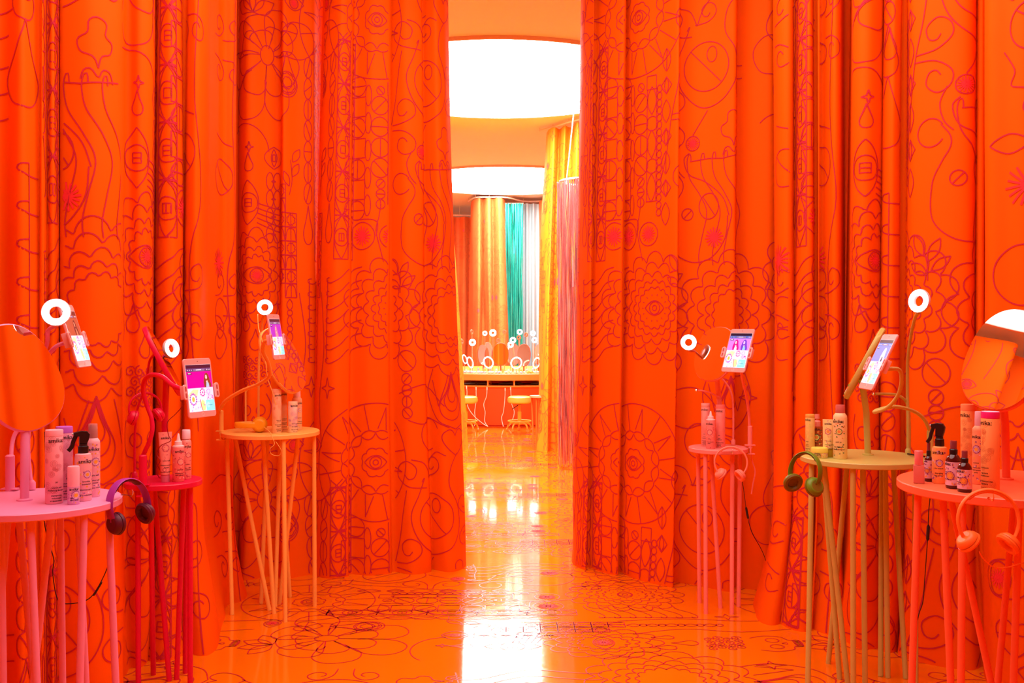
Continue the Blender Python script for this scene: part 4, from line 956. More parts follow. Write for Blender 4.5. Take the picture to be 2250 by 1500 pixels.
tall_bottle('peach shampoo bottle with peach cap on the yellow table', 608, 951, HL, 854, 20.5, PCH, PCAP, ["hydro rush", 'shampoo', '', 'intense moisture', 'shampoo', '', 'shampooing', 'hydratant'], 34, seed=12, ink=PCH2)
tall_bottle('peach bottle with hot pink cap on the yellow table', 621, 947, HL, 852, 19, PCH2, HCAP, ['hydro rush', 'conditioner', '', 'intense moisture', 'conditioner', '', 'après-shampooing'], 34, seed=13, ink=PCH)
tall_bottle('short peach bottle in front on the yellow table', 643.5, 950, HL, 882, 21, pm('pale_peach_bottle', (255, 190, 150)), PCAP, ['leave-in cream', '', 'hair treatment', '', 'soin sans rinçage'], 34, seed=15, ink=PEACHL[2], capf=.12)
aerosol('peach spray can with pearly cap at the back of the yellow table', 652.5, 944, HL, 857, 872, 22, PCH, pm('pearl_cap', (255, 205, 205)), PEACHL, ['perk up', '', 'dry shampoo', 'shampooing sec'], 34, None, rosz=.010, capw=.7)

# ================================================================== coral table right of the gap
dP = 4.97
table('side_table', 'small coral round table right of the gap', 1578, dP, HS, .146,
      [(1534, .5, 1537, 1324), (1550, -.7, 1551, 1348), (1562, .2, 1583, 1335), (1609, -.6, 1608, 1349), (1626, .4, 1623, 1332)], CORAL)
mirror('coral framed mirror half hidden by its tablet on the coral table', W(1570, 777, 4.95), -46, 20, .225, .285, CORAL, at_top(1583, 978, HS))
mPc = W(1622, 770, 4.42)
tablet('tablet with violet page above the coral table', mPc, -54, 20, BARP)
holder('coral gooseneck tablet holder clamped to the coral table', mPc, -54, 20, CORAL, [(1647, 938, 4.94), (1645, 905, 4.92), (1640, 870, 4.86), (1632, 835, 4.74), (1628, 806, 4.60)], (1648, 979, 4.94), r=.0068, clampR=.0115, clamp_len=.10)
ring_light('lit ring light left of the coral table mirror', W(1513, 752, 4.98), -12, 6, .039, CORAL, [(1611, 977, 5.05), (1611, 900, 5.05), (1606, 862, 5.05), (1592, 838, 5.08), (1560, 805, 5.13), (1540, 785, 5.11), (1527, 772, 5.05)], r=.0052)
t = empty('bent_rod', W(1580, 870, 5.02), label='thin coral arm with chrome ball tip under the coral table mirror', cat='rod')
MB().tube([W(*q) - W(1580, 870, 5.02) for q in ((1580, 872, 5.0), (1560, 862, 5.0), (1542, 858, 5.0), (1531, 857, 5.0))], .0042, 10).build('arm', CORAL, t)
MB().lathe([(0, -.008), (.005, -.006), (.008, 0), (.005, .006), (0, .008)], 14, cap=False, X=Matrix.Translation(W(1530, 857, 5.0) - W(1580, 870, 5.02))).build('ball_tip', CHROME, t)
HPX = orient(W(1606, 1016, 4.79), -10, 6, 3)
headphones('salmon pink headphones hanging from the coral table edge', HPX, .077, .076, .015, .009, .031, HPC, HPC, HPC, spread=40, a_end=-42, cup_drop=.15, swivel=20)
hook('small hook under the salmon headphones on the coral table', W(1607, 993, 4.822), CHROME, (0, 1, 0))
cable('black cord with inline plug below the coral table', [(1630, 1048, 4.80), (1636, 1090, 4.82), (1640, 1120, 4.84), (1646, 1150, 4.86), (1655, 1175, 4.9), (1672, 1205, 4.95), (1684, 1235, 5.0), (1690, 1270, 5.05), (1694, 1290, 5.1), (1703, 1293, 5.1)], plug=((1639, 1113, 4.84), (1644, 1140, 4.85), .0055))
cable('coral cord drooping behind the coral table', [(1649, 985, 4.96), (1652, 1010, 4.97), (1659, 1035, 4.97), (1655, 1060, 4.97), (1651, 1085, 4.97)], CORAL, r=.0035)
CRB = pm('coral_bottle', (255, 145, 125)); CRB2 = pm('coral_bottle_deep', (255, 130, 112)); CRC = pm('coral_cap', (250, 110, 92))
tall_bottle('coral bottle with flip cap at the left of the coral table', 1550.5, 980, HS, 886, 19.5, CRB, pm('coral_cap_pale', (255, 165, 148)), ['curl', '', 'corps', 'shampoo', '', 'shampooing', 'définition', 'boucles'], -38, seed=21, ink=CRB2)
tall_bottle('coral bottle with darker cap at the right of the coral table', 1583, 983, HS, 889, 20.5, CRB2, CRC, ['curl', '', 'corps', 'conditioner', '', 'après-shampooing', 'définition', 'boucles'], -38, seed=22, ink=CRB)
nozzle_bottle('small coral bottle with pointed nozzle in front on the coral table', 1561.5, 985, HS, 903, 923, 20.5, pm('coral_bottle_mid', (252, 128, 112)), pm('nozzle_pink', (255, 195, 185)), REDS, ['flash', '', 'instant shine', 'mask'], -38)

# ================================================================== green (mustard) table
dG = 3.955
table('side_table', 'mustard yellow-green round table second from the right', 1896, dG, HL, .241,
      [(1763, -.2, 1775, 1512), (1807, .3, 1845, 1491), (1810, -.2, 1863, 1503), (1863, .6, 1820, 1457), (1873, -.95, 1875, 1522), (1896, -.8, 1901, 1517), (1938, .8, 1935, 1485), (1945, .5, 1951, 1488), (1962, .6, 1990, 1490), (2010, 0, 2012, 1506)], MUST)
mirror('mustard mirror seen edge-on from its back on the green table', W(1897, 797, 3.94), -113, 27, .22, .315, MUST, at_top(1907, 999, HL))
mGc = W(1930, 795, 3.34)
tablet('steeply angled tablet with blue page above the green table', mGc, -91, 25, BARB)
holder('mustard gooseneck tablet holder looping over the green table', mGc, -91, 25, MUST, [(2044, 948, 3.93), (2030, 920, 3.9), (2005, 902, 3.86), (1965, 893, 3.78), (1930, 900, 3.70), (1922, 905, 3.66), (1950, 895, 3.58), (1972, 870, 3.52), (1981, 838, 3.46), (1975, 812, 3.42)], (2044, 1000, 3.93), r=.0068, clampR=.0130, clamp_len=.10)
ring_light('lit ring light on the tallest gooseneck above the green table', W(2019, 661, 3.7), -58, 4, .043, MUST, [(1995, 1000, 4.02), (1995, 930, 4.02), (1994, 860, 4.02), (1995, 790, 3.98), (2002, 735, 3.88), (2012, 695, 3.76)], r=.0062)
t = empty('bent_rod', W(1992, 886, 4.0), label='mustard arm with chrome ball tip over the green table', cat='rod')
MB().tube([Vector(q) for q in catmull([W(*q) - W(1992, 886, 4.0) for q in ((1998, 1004, 4.05), (1998, 920, 4.05), (1992, 884, 4.03), (1972, 868, 4.0), (1945, 865, 3.98), (1922, 865, 3.96))], 6)], .0055, 10).build('arm', MUST, t)
MB().lathe([(0, -.007), (.005, -.005), (.007, 0), (.005, .005), (0, .007)], 14, cap=False, X=Matrix.Translation(W(1919, 865, 3.96) - W(1992, 886, 4.0))).build('ball_tip', CHROME, t)
cable('short black cord on the green table behind the frosted bottle', [(1992, 996, 4.03), (2002, 998, 3.96), (2014, 1000, 3.92), (2032, 1003, 3.88)], r=.003)
YB = pm('honey_bottle', (240, 178, 90)); YC = pm('honey_cap', (242, 170, 70))
tall_bottle('honey yellow shampoo bottle at the back left of the green table', 1780, 994, HL, 910, 20, YB, YC, ['flower', '', 'jojoba', 'shampoo', '', 'shampooing', 'fleur'], -62, seed=31, ink=GARD[3])
nozzle_bottle('clear brown pump spray bottle behind the jar on the green table', 1795.5, 992, HL, 910, 936, 24, mat('amber_clear_plastic', C(180, 85, 40), rough=.2), pm('pump_coral', (245, 130, 105)), GARD, ['wizard', '', 'detangling', 'primer'], -38, pump=True)
squeeze_tube('honey squeeze tube between jar and spray can on the green table', 1820, 1003, HL, 921, 24, 22, pm('honey_tube', (248, 190, 110)), pm('tube_cap_honey', (205, 150, 20)), [INKPINK, GARD[1], PEACHL[2], GARD[3]], ['curl corps', '', 'enhancing gel', '', 'gel pour boucles'], -22, capf=.22)
aerosol('tall floral dry shampoo can with white cap on the green table', 1846, 1007, HL, 889, 907, 30, pm('floral_can', (248, 195, 130)), mat('clear_pink_cap2', C(250, 140, 130), rough=.15, trans=.35), GARD, ['perk up', '', 'dry shampoo', 'shampooing sec'], -42, WHITEP)
t, s = place('cream_jar', 'round yellow cream jar in front on the green table', 1801, 1005, HL, -12, cat='jar'); r = 18 * s; h = 22 * s
MB().lathe([(0, 0), (r * .94, 0), (r * .97, .002), (r * .97, h * .56), (0, h * .56)], 36, cap=False).build('body', pm('jar_body', (245, 200, 110)), t)
MB().lathe([(r, h * .55), (r, h - .002), (r * .95, h), (0, h)], 36, cap=False).build('lid', pm('jar_lid', (238, 205, 70)), t)
b = MB(); wrap_text(b, 'amika:', r * .32, h * .38, r, 0, x0=-r * .35); wrap_text(b, 'soulfood', r * .24, h * .22, r, 0, x0=-r * .35); wrap_text(b, 'nourishing mask', r * .14, h * .10, r, 0, x0=-r * .35); q = random.Random(2)
for k in range(40): wrap_disc(b, q.uniform(.05, 1.2) * r, q.uniform(.08, .5) * h, .0018, .0018, r * .97, q.choice((2, 3, 4)), .0004, 6)
b.build('label_print', [INKB] + PEACHL, t, smooth=False)
headphones('olive green headphones hanging from the green table', orient(W(1769, 1038, 3.74), -46, 8, 4), .062, .076, .032, .008, .037, HPG, HPG, HPGD, spread=26, a_end=-24, cup_drop=.35, swivel=-28)
hook('small brass hook at the green table edge inside the headphones', Vector((1.1566, 3.996, .879)), mat('brass', C(230, 170, 70), rough=.25, metal=1.), (.95, .2, 0))

# ================================================================== orange table, far right
dO = 3.08
def fo(top, x15): return top + (x15 - top) / .66
table('side_table', 'large orange round table at the right edge', 2217, dO, HO, .325,
      [(1993, -.1, fo(1993, 1995), ('d', dO - .05)), (2072, -.4, fo(2072, 2090), ('d', dO - .10)), (2083, .3, fo(2083, 2173), ('d', dO + .08)), (2097, -.75, fo(2097, 2105), ('d', dO - .2)), (2232, .6, fo(2232, 2196), ('d', dO + .15)), (2240, -.4, fo(2240, 2226), ('d', dO - .12)), (2300, .2, fo(2300, 2285), ('d', dO)), (2370, -.2, 2380, ('d', dO - .05)), (2410, .1, 2410, ('d', dO + .05))], ORAN, thick=.026)
mirror('orange framed mirror at the right edge reflecting the ceiling light', W(2208, 790, 3.06), -52, 18.5, .245, .33, ORAN, at_top(2211, 1053, HO), roll=14)
OB = pm('tangerine_bottle', (252, 145, 70)); OB2 = pm('tangerine_bottle_light', (255, 150, 75)); OC = pm('tangerine_cap', (250, 130, 70)); MC = pm('magenta_cap', (235, 20, 100)); OI = pm('brick_line_print', (225, 100, 50))
tall_bottle('tall orange bottle with orange cap at the back of the orange table', 2129, 1052, HO, 888, 34, OB, OC, ['normcore', '', 'signature', 'shampoo', '', 'shampooing', 'signature'], -74, seed=41, ink=OI)
aerosol('lilac and orange can between two tall bottles on the orange table', 2152, 1063, HO, 904, 935, 29, pm('lilac_can', (250, 140, 90)), pm('lilac_cap', (235, 160, 165)), BOT, ['un.done', '', 'volume and', 'matte texture', 'spray'], -66, None)
tall_bottle('tall orange bottle with magenta cap at the front of the orange table', 2176, 1077, HO, 904, 38, OB2, MC, ['normcore', '', 'signature', 'conditioner', '', 'après-shampooing', 'signature'], -74, seed=43, ink=OI)
AMB = mat('dark_amber_glass', C(80, 14, 16), rough=.08, coat=.3)
mist_bottle('small dark mist bottle behind the frosted bottle on the orange table', 2040.5, 1057, HO, 971, 1002, 18, AMB, BOT, ['glass action', '', 'hair oil'], -66)
spray_trigger('orange bottle with black trigger spray head on the orange table', 2064.5, 1061, HO, 929, 980, 31, OB2, BOT, ['the wizard', '', 'detangling', 'hair primer'], -44)
mist_bottle('wide dark mist bottle in the middle of the orange table', 2095, 1072, HO, 968, 998, 33, AMB, BOT, ['velveteen', 'dream', '', 'smoothing mist'], -72)
mist_bottle('dark mist bottle nearest the headphones on the orange table', 2119.5, 1080, HO, 990, 1016, 30, AMB, BOT, ['oil treatment', '', 'nourishing', 'hair oil'], -56)
t, s = place('perfume_bottle', 'frosted pink square bottle with metallic cap on the orange table', 2019, 1061, HO, -20); w = 26 * s * .86; h = 40 * s; hc = 31 * s
MB().box((0, 0, h / 2), (w, w * .8, h), bev=.003).build('body', mat('frosted_pink_glass', C(255, 150, 140), rough=.45, trans=.35), t)
MB().lathe([(0, h), (9 * s, h), (9 * s, h + hc - .001), (8.4 * s, h + hc), (0, h + hc)], 26, cap=False).build('cap', mat('satin_pink_metal', C(245, 150, 150), rough=.3, metal=.6), t)
headphones('orange headphones hanging from the orange table edge', orient(W(2172, 1143, 2.76), -4, 4, 2), .082, .084, .015, .010, .034, HPO, HPO, HPO, spread=42, a_end=-36, cup_drop=.25, swivel=10)
hook('small hook behind the orange headphones on the table edge', W(2172, 1094, 2.772), HPO, (0, 1, 0))
cable('orange cord curling from the orange headphones', [(2152, 1212, 2.76), (2162, 1228, 2.78), (2185, 1246, 2.8), (2215, 1246, 2.82), (2250, 1236, 2.84), (2300, 1230, 2.86)], HPO, r=.0019)
cable('black cord with plug hanging between green and orange tables', [(2045, 1080, 3.4), (2041, 1120, 3.42), (2039, 1160, 3.43), (2037, 1200, 3.45), (2032, 1270, 3.5), (2028, 1320, 3.52), (2020, 1345, 3.55), (2016, 1362, 3.56)], plug=((2040, 1152, 3.43), (2038, 1188, 3.44), .0055))
# ================================================================== the bright room behind the gap
FCL = mat('far_orange_cloth', (.96, .20, .05), rough=.62, noise=.05, nscale=1.5, spec=.2)
FCY = mat('far_amber_cloth', (.97, .36, .020), rough=.55, noise=.06, nscale=1.5, spec=.25)
FINK = [mat('faint_printed_line', (.80, .15, .045), rough=.62, spec=.2), mat('faint_pink_print', (.95, .12, .16), rough=.62, spec=.2)]
def far_curtain(label, ctrl, edges, m, zt, seed, jobs, wr=.012):
    return curtain('curtain', label, ctrl, edges, jobs, zt=zt, m=m, inks=FINK, seed=seed, centre=(0, 9.), group='curtains in the bright room', wr=wr, dz=.08)
far_curtain('amber curtain standing beside the pink foil column', [(1184, 11.55), (1190, 11.35), (1204, 11.22), (1216, 11.34), (1228, 11.12), (1242, 11.22), (1256, 10.95), (1272, 11.05), (1290, 10.75), (1320, 10.6), (1360, 10.2), (1420, 10.0)], (1199, 1182, 1425, 1425), FCY, 3.66, 41, [(1184, 1420, 1230, 1437, 1)])
far_curtain('sliver of amber curtain just inside the gap on the left', [(800, 10.6), (850, 10.9), (890, 10.8), (930, 11.2), (962, 11.1), (985, 11.4), (1000, 11.3), (1012, 11.55)], (795, 800, 982, 1031), FCY, 3.66, 43, [(850, 1012, 960, 1437, 1)])
far_curtain('far orange curtain at the left with a visible ceiling rail', [(930, 18.9), (955, 18.7), (975, 18.9), (992, 18.75), (1006, 18.9), (1020, 18.8), (1032, 18.95), (1045, 18.85), (1056, 19.0)], None, FCL, 3.5, 45, [(940, 1056, 1000, 1143, 1)])
far_curtain('far orange curtain left of the turquoise foil', [(1030, 18.2), (1034, 17.6), (1040, 17.3), (1052, 17.1), (1062, 17.28), (1076, 17.05), (1086, 17.2), (1100, 17.05), (1112, 17.15), (1118, 17.5)], (1034, 1020, 1110, 1122), FCL, 3.63, 47, [(1034, 1116, 1075, 1306, 1)])
far_curtain('far orange curtain right of the sheer white one', [(1184, 17.6), (1192, 17.4), (1204, 17.5), (1216, 17.3), (1232, 17.4), (1250, 17.2), (1290, 17.2), (1330, 17.0)], None, FCL, 3.63, 49, [(1186, 1320, 1220, 1143, 1)])
SHEER = mat('sheer_aqua_cloth', (.44, .52, .55), rough=.7, noise=.05, nscale=3., spec=.2)
curtain('curtain', 'sheer white and aqua curtain behind the far counter', [(1138, 17.75), (1146, 17.62), (1152, 17.7), (1158, 17.6), (1165, 17.72), (1172, 17.6), (1180, 17.7), (1190, 17.62), (1200, 17.75)], None, [], zt=3.6, m=SHEER, seed=51, centre=(0, 9.), group='curtains in the bright room', wr=.008, dz=.1)
def rail(label, pts, z=3.66):
    p = [Vector((P2(px, d).x, d, z)) for px, d in pts]; t = empty('curtain_rail', p[0], label=label, cat='curtain rail')
    MB().tube([Vector(q) - p[0] for q in catmull(p, 5)], .014, 8).build('track', mat('pale_rail', C(250, 215, 200), rough=.4), t)
    for k in range(len(p)): MB().tube([p[k] - p[0], p[k] - p[0] + Vector((0, 0, CEIL - z + .008))], .006, 8).build('hanger', CHROME, t)
rail('ceiling rail above the amber curtain by the foil column', [(1186, 11.5), (1215, 11.3), (1250, 11.0), (1290, 10.75), (1360, 10.25), (1420, 10.0)], 3.675)
rail('ceiling rail above the far left orange curtain', [(930, 18.85), (975, 18.8), (1010, 18.85), (1056, 18.9)], 3.53)
rail('curved ceiling rail above the turquoise foil', [(1030, 17.7), (1045, 17.2), (1075, 17.15), (1115, 17.2), (1150, 17.7), (1200, 17.68)], 3.65)
def foil(name, label, cx, d, R, z0, z1, n, m, arc=(0, 360), w=.012, ring=True, seed=1, flat=None):
    q = random.Random(seed); c = P2(cx, d); t = empty(name, (c.x, c.y, 0), label=label, cat='foil curtain')
    b = MB()
    for k in range(n):
        a = math.radians(arc[0] + (arc[1] - arc[0]) * (k + q.random() * .7) / n); rr = R * (.93 + .14 * q.random())
        zb = z0 + abs(q.gauss(0, .05)); tw = q.uniform(0, 6.28); pv = []; N = 8
        x0, y0 = (rr * math.cos(a), rr * math.sin(a)) if flat is None else ((k / n - .5) * flat + q.uniform(-.01, .01), q.uniform(-.04, .04))
        for i in range(N + 1):
            z = z1 + (zb - z1) * i / N; an = tw + q.uniform(-.7, .7) + i * .25; dx, dy = q.gauss(0, .006), q.gauss(0, .006)
            pv.append((x0 + dx - w / 2 * math.cos(an), y0 + dy - w / 2 * math.sin(an), z)); pv.append((x0 + dx + w / 2 * math.cos(an), y0 + dy + w / 2 * math.sin(an), z))
        b.add(pv, [(2 * i, 2 * i + 1, 2 * i + 3, 2 * i + 2) for i in range(N)])
    o = b.build('foil_strips', m, t, smooth=False); o['kind'] = 'stuff'
    if ring:
        MB().tube([(R * math.cos(6.2832 * k / 40), R * math.sin(6.2832 * k / 40), z1) for k in range(41)], .012, 8, caps=False).build('hoop', mat('pale_rail', C(250, 215, 200)), t)
        for k in range(3):
            a = 2.4 + 2.094 * k; MB().tube([(R * math.cos(a), R * math.sin(a), z1), (R * math.cos(a) * .8 + .05, R * math.sin(a) * .8, CEIL)], .006, 6).build('cord', mat('white_cord', C(255, 235, 225)), t)
    else: MB().tube([(-flat / 2 - .02, 0, z1), (flat / 2 + .02, 0, z1)], .012, 8).build('top_rod', mat('pale_rail', C(250, 215, 200)), t)
    return t
foil('foil_fringe_column', 'hanging column of shiny pink foil fringe beside the right curtain', 1288, 9.95, .26, .02, 2.86, 230, mat('pink_foil', (.88, .50, .53), rough=.22, metal=.9))
foil('foil_fringe_curtain', 'turquoise foil fringe hanging behind the far counter', 1127, 17.45, .1, .05, 3.58, 90, mat('turquoise_foil', (.04, .62, .52), rough=.22, metal=.6), ring=False, flat=.33, w=.016, seed=4)

# ---- round vanity island under the far light
ISL = Vector((-.10, 15.55)); RI = 1.5
t = empty('vanity_counter', (ISL.x, ISL.y, 0), label='round orange vanity counter with open shelf in the bright room', cat='counter')
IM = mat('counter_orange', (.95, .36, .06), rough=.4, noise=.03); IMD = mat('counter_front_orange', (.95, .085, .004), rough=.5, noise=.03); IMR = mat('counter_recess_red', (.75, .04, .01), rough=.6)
MB().lathe([(0, .655), (RI, .655), (RI, .742), (RI - .01, .75), (0, .75)], 120, cap=False).build('worktop', IM, t)
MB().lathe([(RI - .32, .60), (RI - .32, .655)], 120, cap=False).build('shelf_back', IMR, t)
MB().lathe([(RI - .34, .555), (RI - .05, .555), (RI - .04, .565), (RI - .04, .58), (RI - .34, .58)], 120, cap=False).build('shelf', IM, t)
MB().lathe([(RI - .07, .02), (RI - .07, .556)], 120, cap=False).build('front_panel', IMD, t)
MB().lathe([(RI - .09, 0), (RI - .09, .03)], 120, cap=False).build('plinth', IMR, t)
for k in range(24):
    a = 6.2832 * (k + .35) / 24; X = Matrix.Rotation(a, 4, 'Z')
    MB().box((RI - .19, 0, .618), (.28, .018, .076), X=X).build('divider', IM, t, smooth=False)
def isl(px, row, d): return W(px, row, d)
TOPZ = .75
def far_mirror(label, px, d, w, h, zc, yaw, m, pitch=6):
    f = Vector(((px - CX) * d / F, d, TOPZ)); t = empty('tilting_mirror', f, label=label, cat='mirror', group='oval mirrors on the far counter')
    X = orient((0, 0, zc - TOPZ), yaw, pitch); o = superell(w, h, 2.3, 40)
    MB().prism(o, -.004, .014, X=X, bev=.003).build('frame', m, t); MB().prism([(a * .96, b * .96) for a, b in o], -.0065, -.003, X=X).build('glass', MIRROR, t, smooth=False)
    MB().tube([(0, .01, 0), (0, .012, zc - TOPZ)], .012, 10).build('post', m, t)
FM = mat('coral_red_paint', C(245, 95, 60), rough=.45)
for lb, px, row, d, w, h, yaw in (('tall oval mirror in the middle of the far counter', 1100, 778, 14.45, .235, .33, 8), ('oval mirror on the far counter just right of the middle', 1151, 780, 14.45, .20, .33, -18),
        ('oval mirror on the far counter left of the middle', 1062, 780, 14.5, .19, .30, 30), ('red-edged mirror behind the middle mirror on the far counter', 1127, 778, 15.0, .22, .34, 20),
        ('mirror with red back rising behind the left mirror on the far counter', 1073, 770, 15.0, .16, .26, 38), ('dark reflecting mirror at the right end of the far counter', 1183, 778, 14.7, .16, .30, -40)):
    far_mirror(lb, px, d, w, h, CAMH - (row - YH) * d / F, yaw, FM)
def far_ring(label, px, row, d, R, yaw, on, foot_px=None, pitch=5, kind=1):
    c = W(px, row, d); fpx = foot_px or px; f = Vector(((fpx - CX) * d / F, d, TOPZ)); t = empty('ring_light', f, label=label, cat='ring light', group='ring lights on the far counter')
    X = orient(c - f, yaw, pitch) @ Matrix.Rotation(math.pi / 2, 4, 'X'); R0 = R * (.42 if kind == 1 else .78)
    mo = RINGB if on else mat('ring_lamp_body_coral', C(240, 130, 95), rough=.4)
    MB().lathe([(R0, -.008), (R, -.008), (R, .002), (R0, .002), (R0, -.008)], 28, cap=False, X=X).build('housing', mo, t)
    MB().lathe([(R0 + .001, .002), (R0 + .003, .005), (R - .003, .005), (R - .001, .002)], 28, cap=False, X=X).build('diffuser', (RINGM if kind == 1 else mat('soft_ring_glow', (1, 1, 1), emis=(1, .93, .9), estr=3.)) if on else mo, t)
    e = c - f + Vector((0, .006, -R * .95)); MB().tube([Vector(q) for q in catmull([(0, 0, 0), (e.x * .15, 0, e.z * .5), (e.x * .7, 0, e.z * .88), tuple(e)], 5)], .005, 8).build('stem', mat('pale_coral_paint', C(250, 170, 130), rough=.4), t)
    MB().lathe([(0, 0), (.018, 0), (.018, .008), (0, .008)], 12, cap=False).build('base', mat('pale_coral_paint', C(250, 170, 130)), t)
for a in (('bright ring light in front at the left of the far counter', 1038, 752, 14.4, .050, 10, True), ('small softly lit ring light left of the brightest one on the far counter', 1065.5, 732, 14.8, .036, 5, True), ('brightest ring light near the middle of the far counter', 1083, 731, 14.6, .052, 0, True),
          ('ring light against the sheer curtain at the top of the far counter', 1142, 729, 14.9, .042, -6, True), ('ring light with a twin at the right top of the far counter', 1171, 732, 14.9, .042, -8, True), ('ring light lower at the right end of the far counter', 1174.5, 747, 14.5, .043, -10, True),
          ('ring light in front of the turquoise foil, upper of two', 1127, 747, 14.7, .046, 0, True), ('ring light in front of the turquoise foil, lower of two', 1122, 757, 14.4, .044, 6, True),
          ('small coral unlit ring light above the middle mirror', 1108.5, 729, 15.1, .032, -10, False), ('coral unlit ring light between two lit ones', 1140, 741.5, 14.7, .034, -8, False), ('tilted coral unlit ring light over the right mirror', 1156, 735, 14.9, .036, -35, False),
          ('small unlit ring light on top of the middle mirror', 1095, 748, 14.8, .034, 0, False), ('unlit ring light seen side-on at the far left top', 1037, 729, 14.9, .038, 60, False), ('pale unlit ring light seen side-on by the left curtain', 1015, 750, 14.6, .042, 62, False)):
    far_ring(*a)
for a in (('oval ring mirror with lit rim left of the middle of the far counter', 1073, 796, 14.15, .088, 35, True), ('oval ring mirror with lit rim right of the middle of the far counter', 1134.5, 797, 14.15, .088, -20, True),
          ('slanted ring mirror with lit rim at the left of the far counter', 1033, 796, 14.2, .085, 62, True), ('slanted ring mirror with lit rim at the right end of the far counter', 1179, 797, 14.2, .085, -55, True), ('ring mirror half behind the left amber curtain', 1021, 789, 14.3, .07, 66, True)):
    far_ring(*a, kind=2, pitch=14)
# products lying in a row on the worktop
PC = [pm('product_white', (255, 235, 235)), pm('product_cream', (255, 225, 190)), pm('product_lilac', (225, 190, 235)), pm('product_amber', (255, 190, 90)), pm('product_pink', (255, 175, 190))]
where = 'lying on the front edge of the far counter'
kinds = ['white', 'cream', 'lilac', 'amber', 'pink']
ORD = 'first second third fourth fifth sixth seventh eighth ninth tenth eleventh twelfth thirteenth fourteenth fifteenth sixteenth seventeenth eighteenth nineteenth twentieth twenty-first twenty-second twenty-third twenty-fourth'.split()
for k in range(23):
    px = 1020 + 7.4 * k; ang = math.asin(max(-1, min(1, ((px - CX) * 14.2 / F - ISL.x) / (RI - .1)))); q = random.Random(k)
    rr = RI - .06; p = Vector((ISL.x + rr * math.sin(ang), ISL.y - rr * math.cos(ang), TOPZ + .0005)); ci = q.choice((0, 0, 1, 1, 2, 3, 4)); L = q.uniform(.15, .19); r = q.uniform(.013, .018)
    t = empty('product_tube', p, (0, 0, ang + q.uniform(-.15, .15)), label='%s product tube, %s from the left along the far counter edge' % (kinds[ci], ORD[k]), cat='tube', group='product tubes lying in a row on the far counter')
    X = Matrix.Translation((0, 0, r)) @ Matrix.Rotation(-math.pi / 2, 4, 'X')
    MB().lathe([(0, 0), (r, 0), (r, L * .8), (r * .9, L * .82)], 12, cap=False, X=X).build('body', PC[ci], t)
    MB().lathe([(r * .8, L * .82), (r * .8, L), (0, L)], 12, cap=False, X=X).build('cap', PC[(ci + 3) % 5], t)
for k in range(12):
    px = 1024 + 13.4 * k; d = 14.42 + .05 * (k % 3); q = random.Random(50 + k); h = q.uniform(.05, .09); r = q.uniform(.014, .022); p = Vector(((px - CX) * d / F, d, TOPZ + .0005))
    t = empty('product_bottle', p, label='tiny upright bottle, %s from the left behind the tubes on the far counter' % ORD[k], cat='bottle', group='small bottles on the far counter')
    MB().lathe([(0, 0), (r, 0), (r, h * .7), (r * .5, h * .76), (0, h * .76)], 14, cap=False).build('body', PC[q.randrange(5)], t)
    MB().lathe([(r * .55, h * .74), (r * .55, h), (0, h)], 12, cap=False).build('cap', PC[q.randrange(5)], t)
# hair tools on the shelf, their white cords
TOOL = mat('black_tool', (.02, .008, .008, 1), rough=.35)
for lb, px, L, yaw in (('black hair straightener on the shelf at the left of the far counter', 1037, .22, 6), ('black curling iron across the shelf left of the middle', 1062, .20, -18), ('long black styling tool in the middle of the far shelf', 1122, .34, 2), ('black hair dryer at the right end of the far shelf', 1178, .16, 0)):
    d = 14.22; p = Vector(((px - CX) * d / F, d, .5805)); t = empty('hair_tool', p, (0, 0, math.radians(yaw)), label=lb, cat='hair tool')
    MB().tube([(-L / 2, 0, .022), (-L * .1, 0, .026), (L * .3, 0, .030), (L / 2, 0, .024)], [.014, .020, .022, .012], 12).build('barrel', TOOL, t); MB().tube([(L * .2, 0, .024), (L * .34, -.05, .014)], .012, 10).build('handle', TOOL, t)
WC = mat('white_cord', C(255, 235, 225), rough=.4)
for lb, pts in (('white power cord hanging left of the left stool', [(1025, 847, 14.05), (1026, 860, 14.02), (1027, 890, 14.0), (1040, 912, 13.95), (1058, 928, 13.92), (1070, 936, 13.9)]), ('white power cord hanging right of the left stool', [(1046, 850, 14.05), (1046, 880, 14.0), (1043, 905, 13.98), (1045, 925, 13.95), (1042, 936, 13.93)]),
        ('wavy white power cord in the middle left of the counter front', [(1070, 850, 14.05), (1069, 870, 14.0), (1063, 888, 14.0), (1066, 905, 13.98), (1065, 925, 13.95), (1072, 937, 13.9)]), ('wavy white power cord in the middle right of the counter front', [(1110, 852, 14.05), (1109, 880, 14.0), (1106, 905, 14.0), (1102, 918, 13.98), (1106, 937, 13.9)]),
        ('white power cord behind the right stool', [(1122, 850, 14.05), (1124, 885, 14.0), (1130, 905, 14.0), (1125, 925, 13.95), (1118, 936, 13.93)])):
    cable(lb, pts, WC, r=.005, name='power_cord', plug=(pts[0], (pts[0][0], pts[0][1] + 7, pts[0][2]), .009))
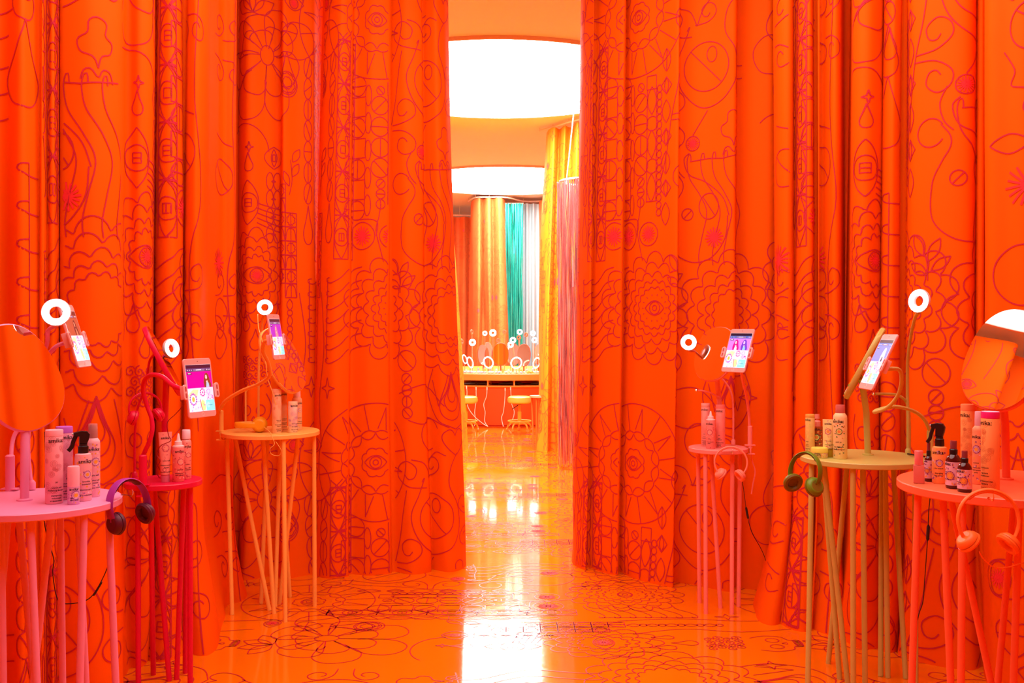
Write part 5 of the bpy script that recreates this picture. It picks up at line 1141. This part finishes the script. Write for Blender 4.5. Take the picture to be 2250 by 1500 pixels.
# rolling stools
STY = mat('yellow_vinyl', C(250, 200, 80), rough=.35, noise=.04); STM = mat('stool_yellow_metal', C(245, 165, 50), rough=.4); CAS = mat('caster_amber', C(235, 140, 60), rough=.3)
def stool(label, px, d):
    t = empty('rolling_stool', ((px - CX) * d / F, d, 0), label=label, cat='stool', group='yellow rolling stools')
    MB().lathe([(0, .385), (.135, .385), (.158, .40), (.164, .43), (.155, .465), (.13, .478), (0, .482)], 40, cap=False).build('seat_cushion', STY, t)
    MB().lathe([(0, .375), (.06, .375), (.06, .387), (0, .387)], 20, cap=False).build('seat_plate', TOOL, t)
    MB().lathe([(0, .10), (.026, .10), (.026, .27), (.017, .275), (.017, .38), (0, .38)], 20, cap=False).build('gas_column', STM, t)
    MB().tube([(-.02, -.02, .36), (-.10, -.08, .31)], .006, 8).build('height_lever', TOOL, t)
    MB().tube([(.150 * math.cos(6.2832 * k / 36), .150 * math.sin(6.2832 * k / 36), .145) for k in range(37)], .011, 8, caps=False).build('foot_ring', STM, t)
    for k in range(5):
        a = 6.2832 * k / 5 + .35; ca, sa = math.cos(a), math.sin(a)
        l = MB().tube([Vector(q) for q in catmull([(.015 * ca, .015 * sa, .115), (.09 * ca, .09 * sa, .12), (.145 * ca, .145 * sa, .10), (.17 * ca, .17 * sa, .052)], 5)], .011, 8).build('leg', STM, t)
        MB().lathe([(0, -.010), (.022, -.009), (.024, 0), (.022, .009), (0, .010)], 16, cap=False, X=Matrix.Translation((.172 * ca, .172 * sa, .0245)) @ Matrix.Rotation(a + 1.2, 4, 'Z') @ Matrix.Rotation(math.pi / 2, 4, 'X')).build('caster', CAS, l)
stool('yellow rolling stool right of the middle in front of the far counter', 1141.5, 13.42)
stool('yellow rolling stool half hidden by the left amber curtain', 1023.5, 13.42)
for lb, cx, d, h, R, dx in (('slim coral table with pale top in front of the amber curtain', 1185, 11.45, .622, .112, (-.9, -.35, .1, .5, .9, .35)), ('taller slim coral table beside the pink foil', 1222, 11.75, .70, .10, (-.8, -.2, .3, .8, 0, .5))):
    c = P2(cx, d); t = empty('side_table', (c.x, c.y, 0), label=lb, cat='table')
    MB().lathe([(0, h - .02), (R, h - .02), (R, h), (0, h)], 40, cap=False).build('tabletop', mat('pale_peach_paint', C(255, 165, 120), rough=.4), t)
    for k, x in enumerate(dx):
        y = (.55, -.85, .8, -.6, .15, -.2)[k] * math.sqrt(max(0, 1 - x * x)); MB().tube([(x * R * .86, y * R * .86, h - .019), (x * R * .86 * (1. if k % 2 else .75), y * R * .8 + (.02 if k % 2 else -.05), 0)], .0105, 10).build('leg', mat('far_coral_leg', C(250, 110, 40), rough=.45), t)
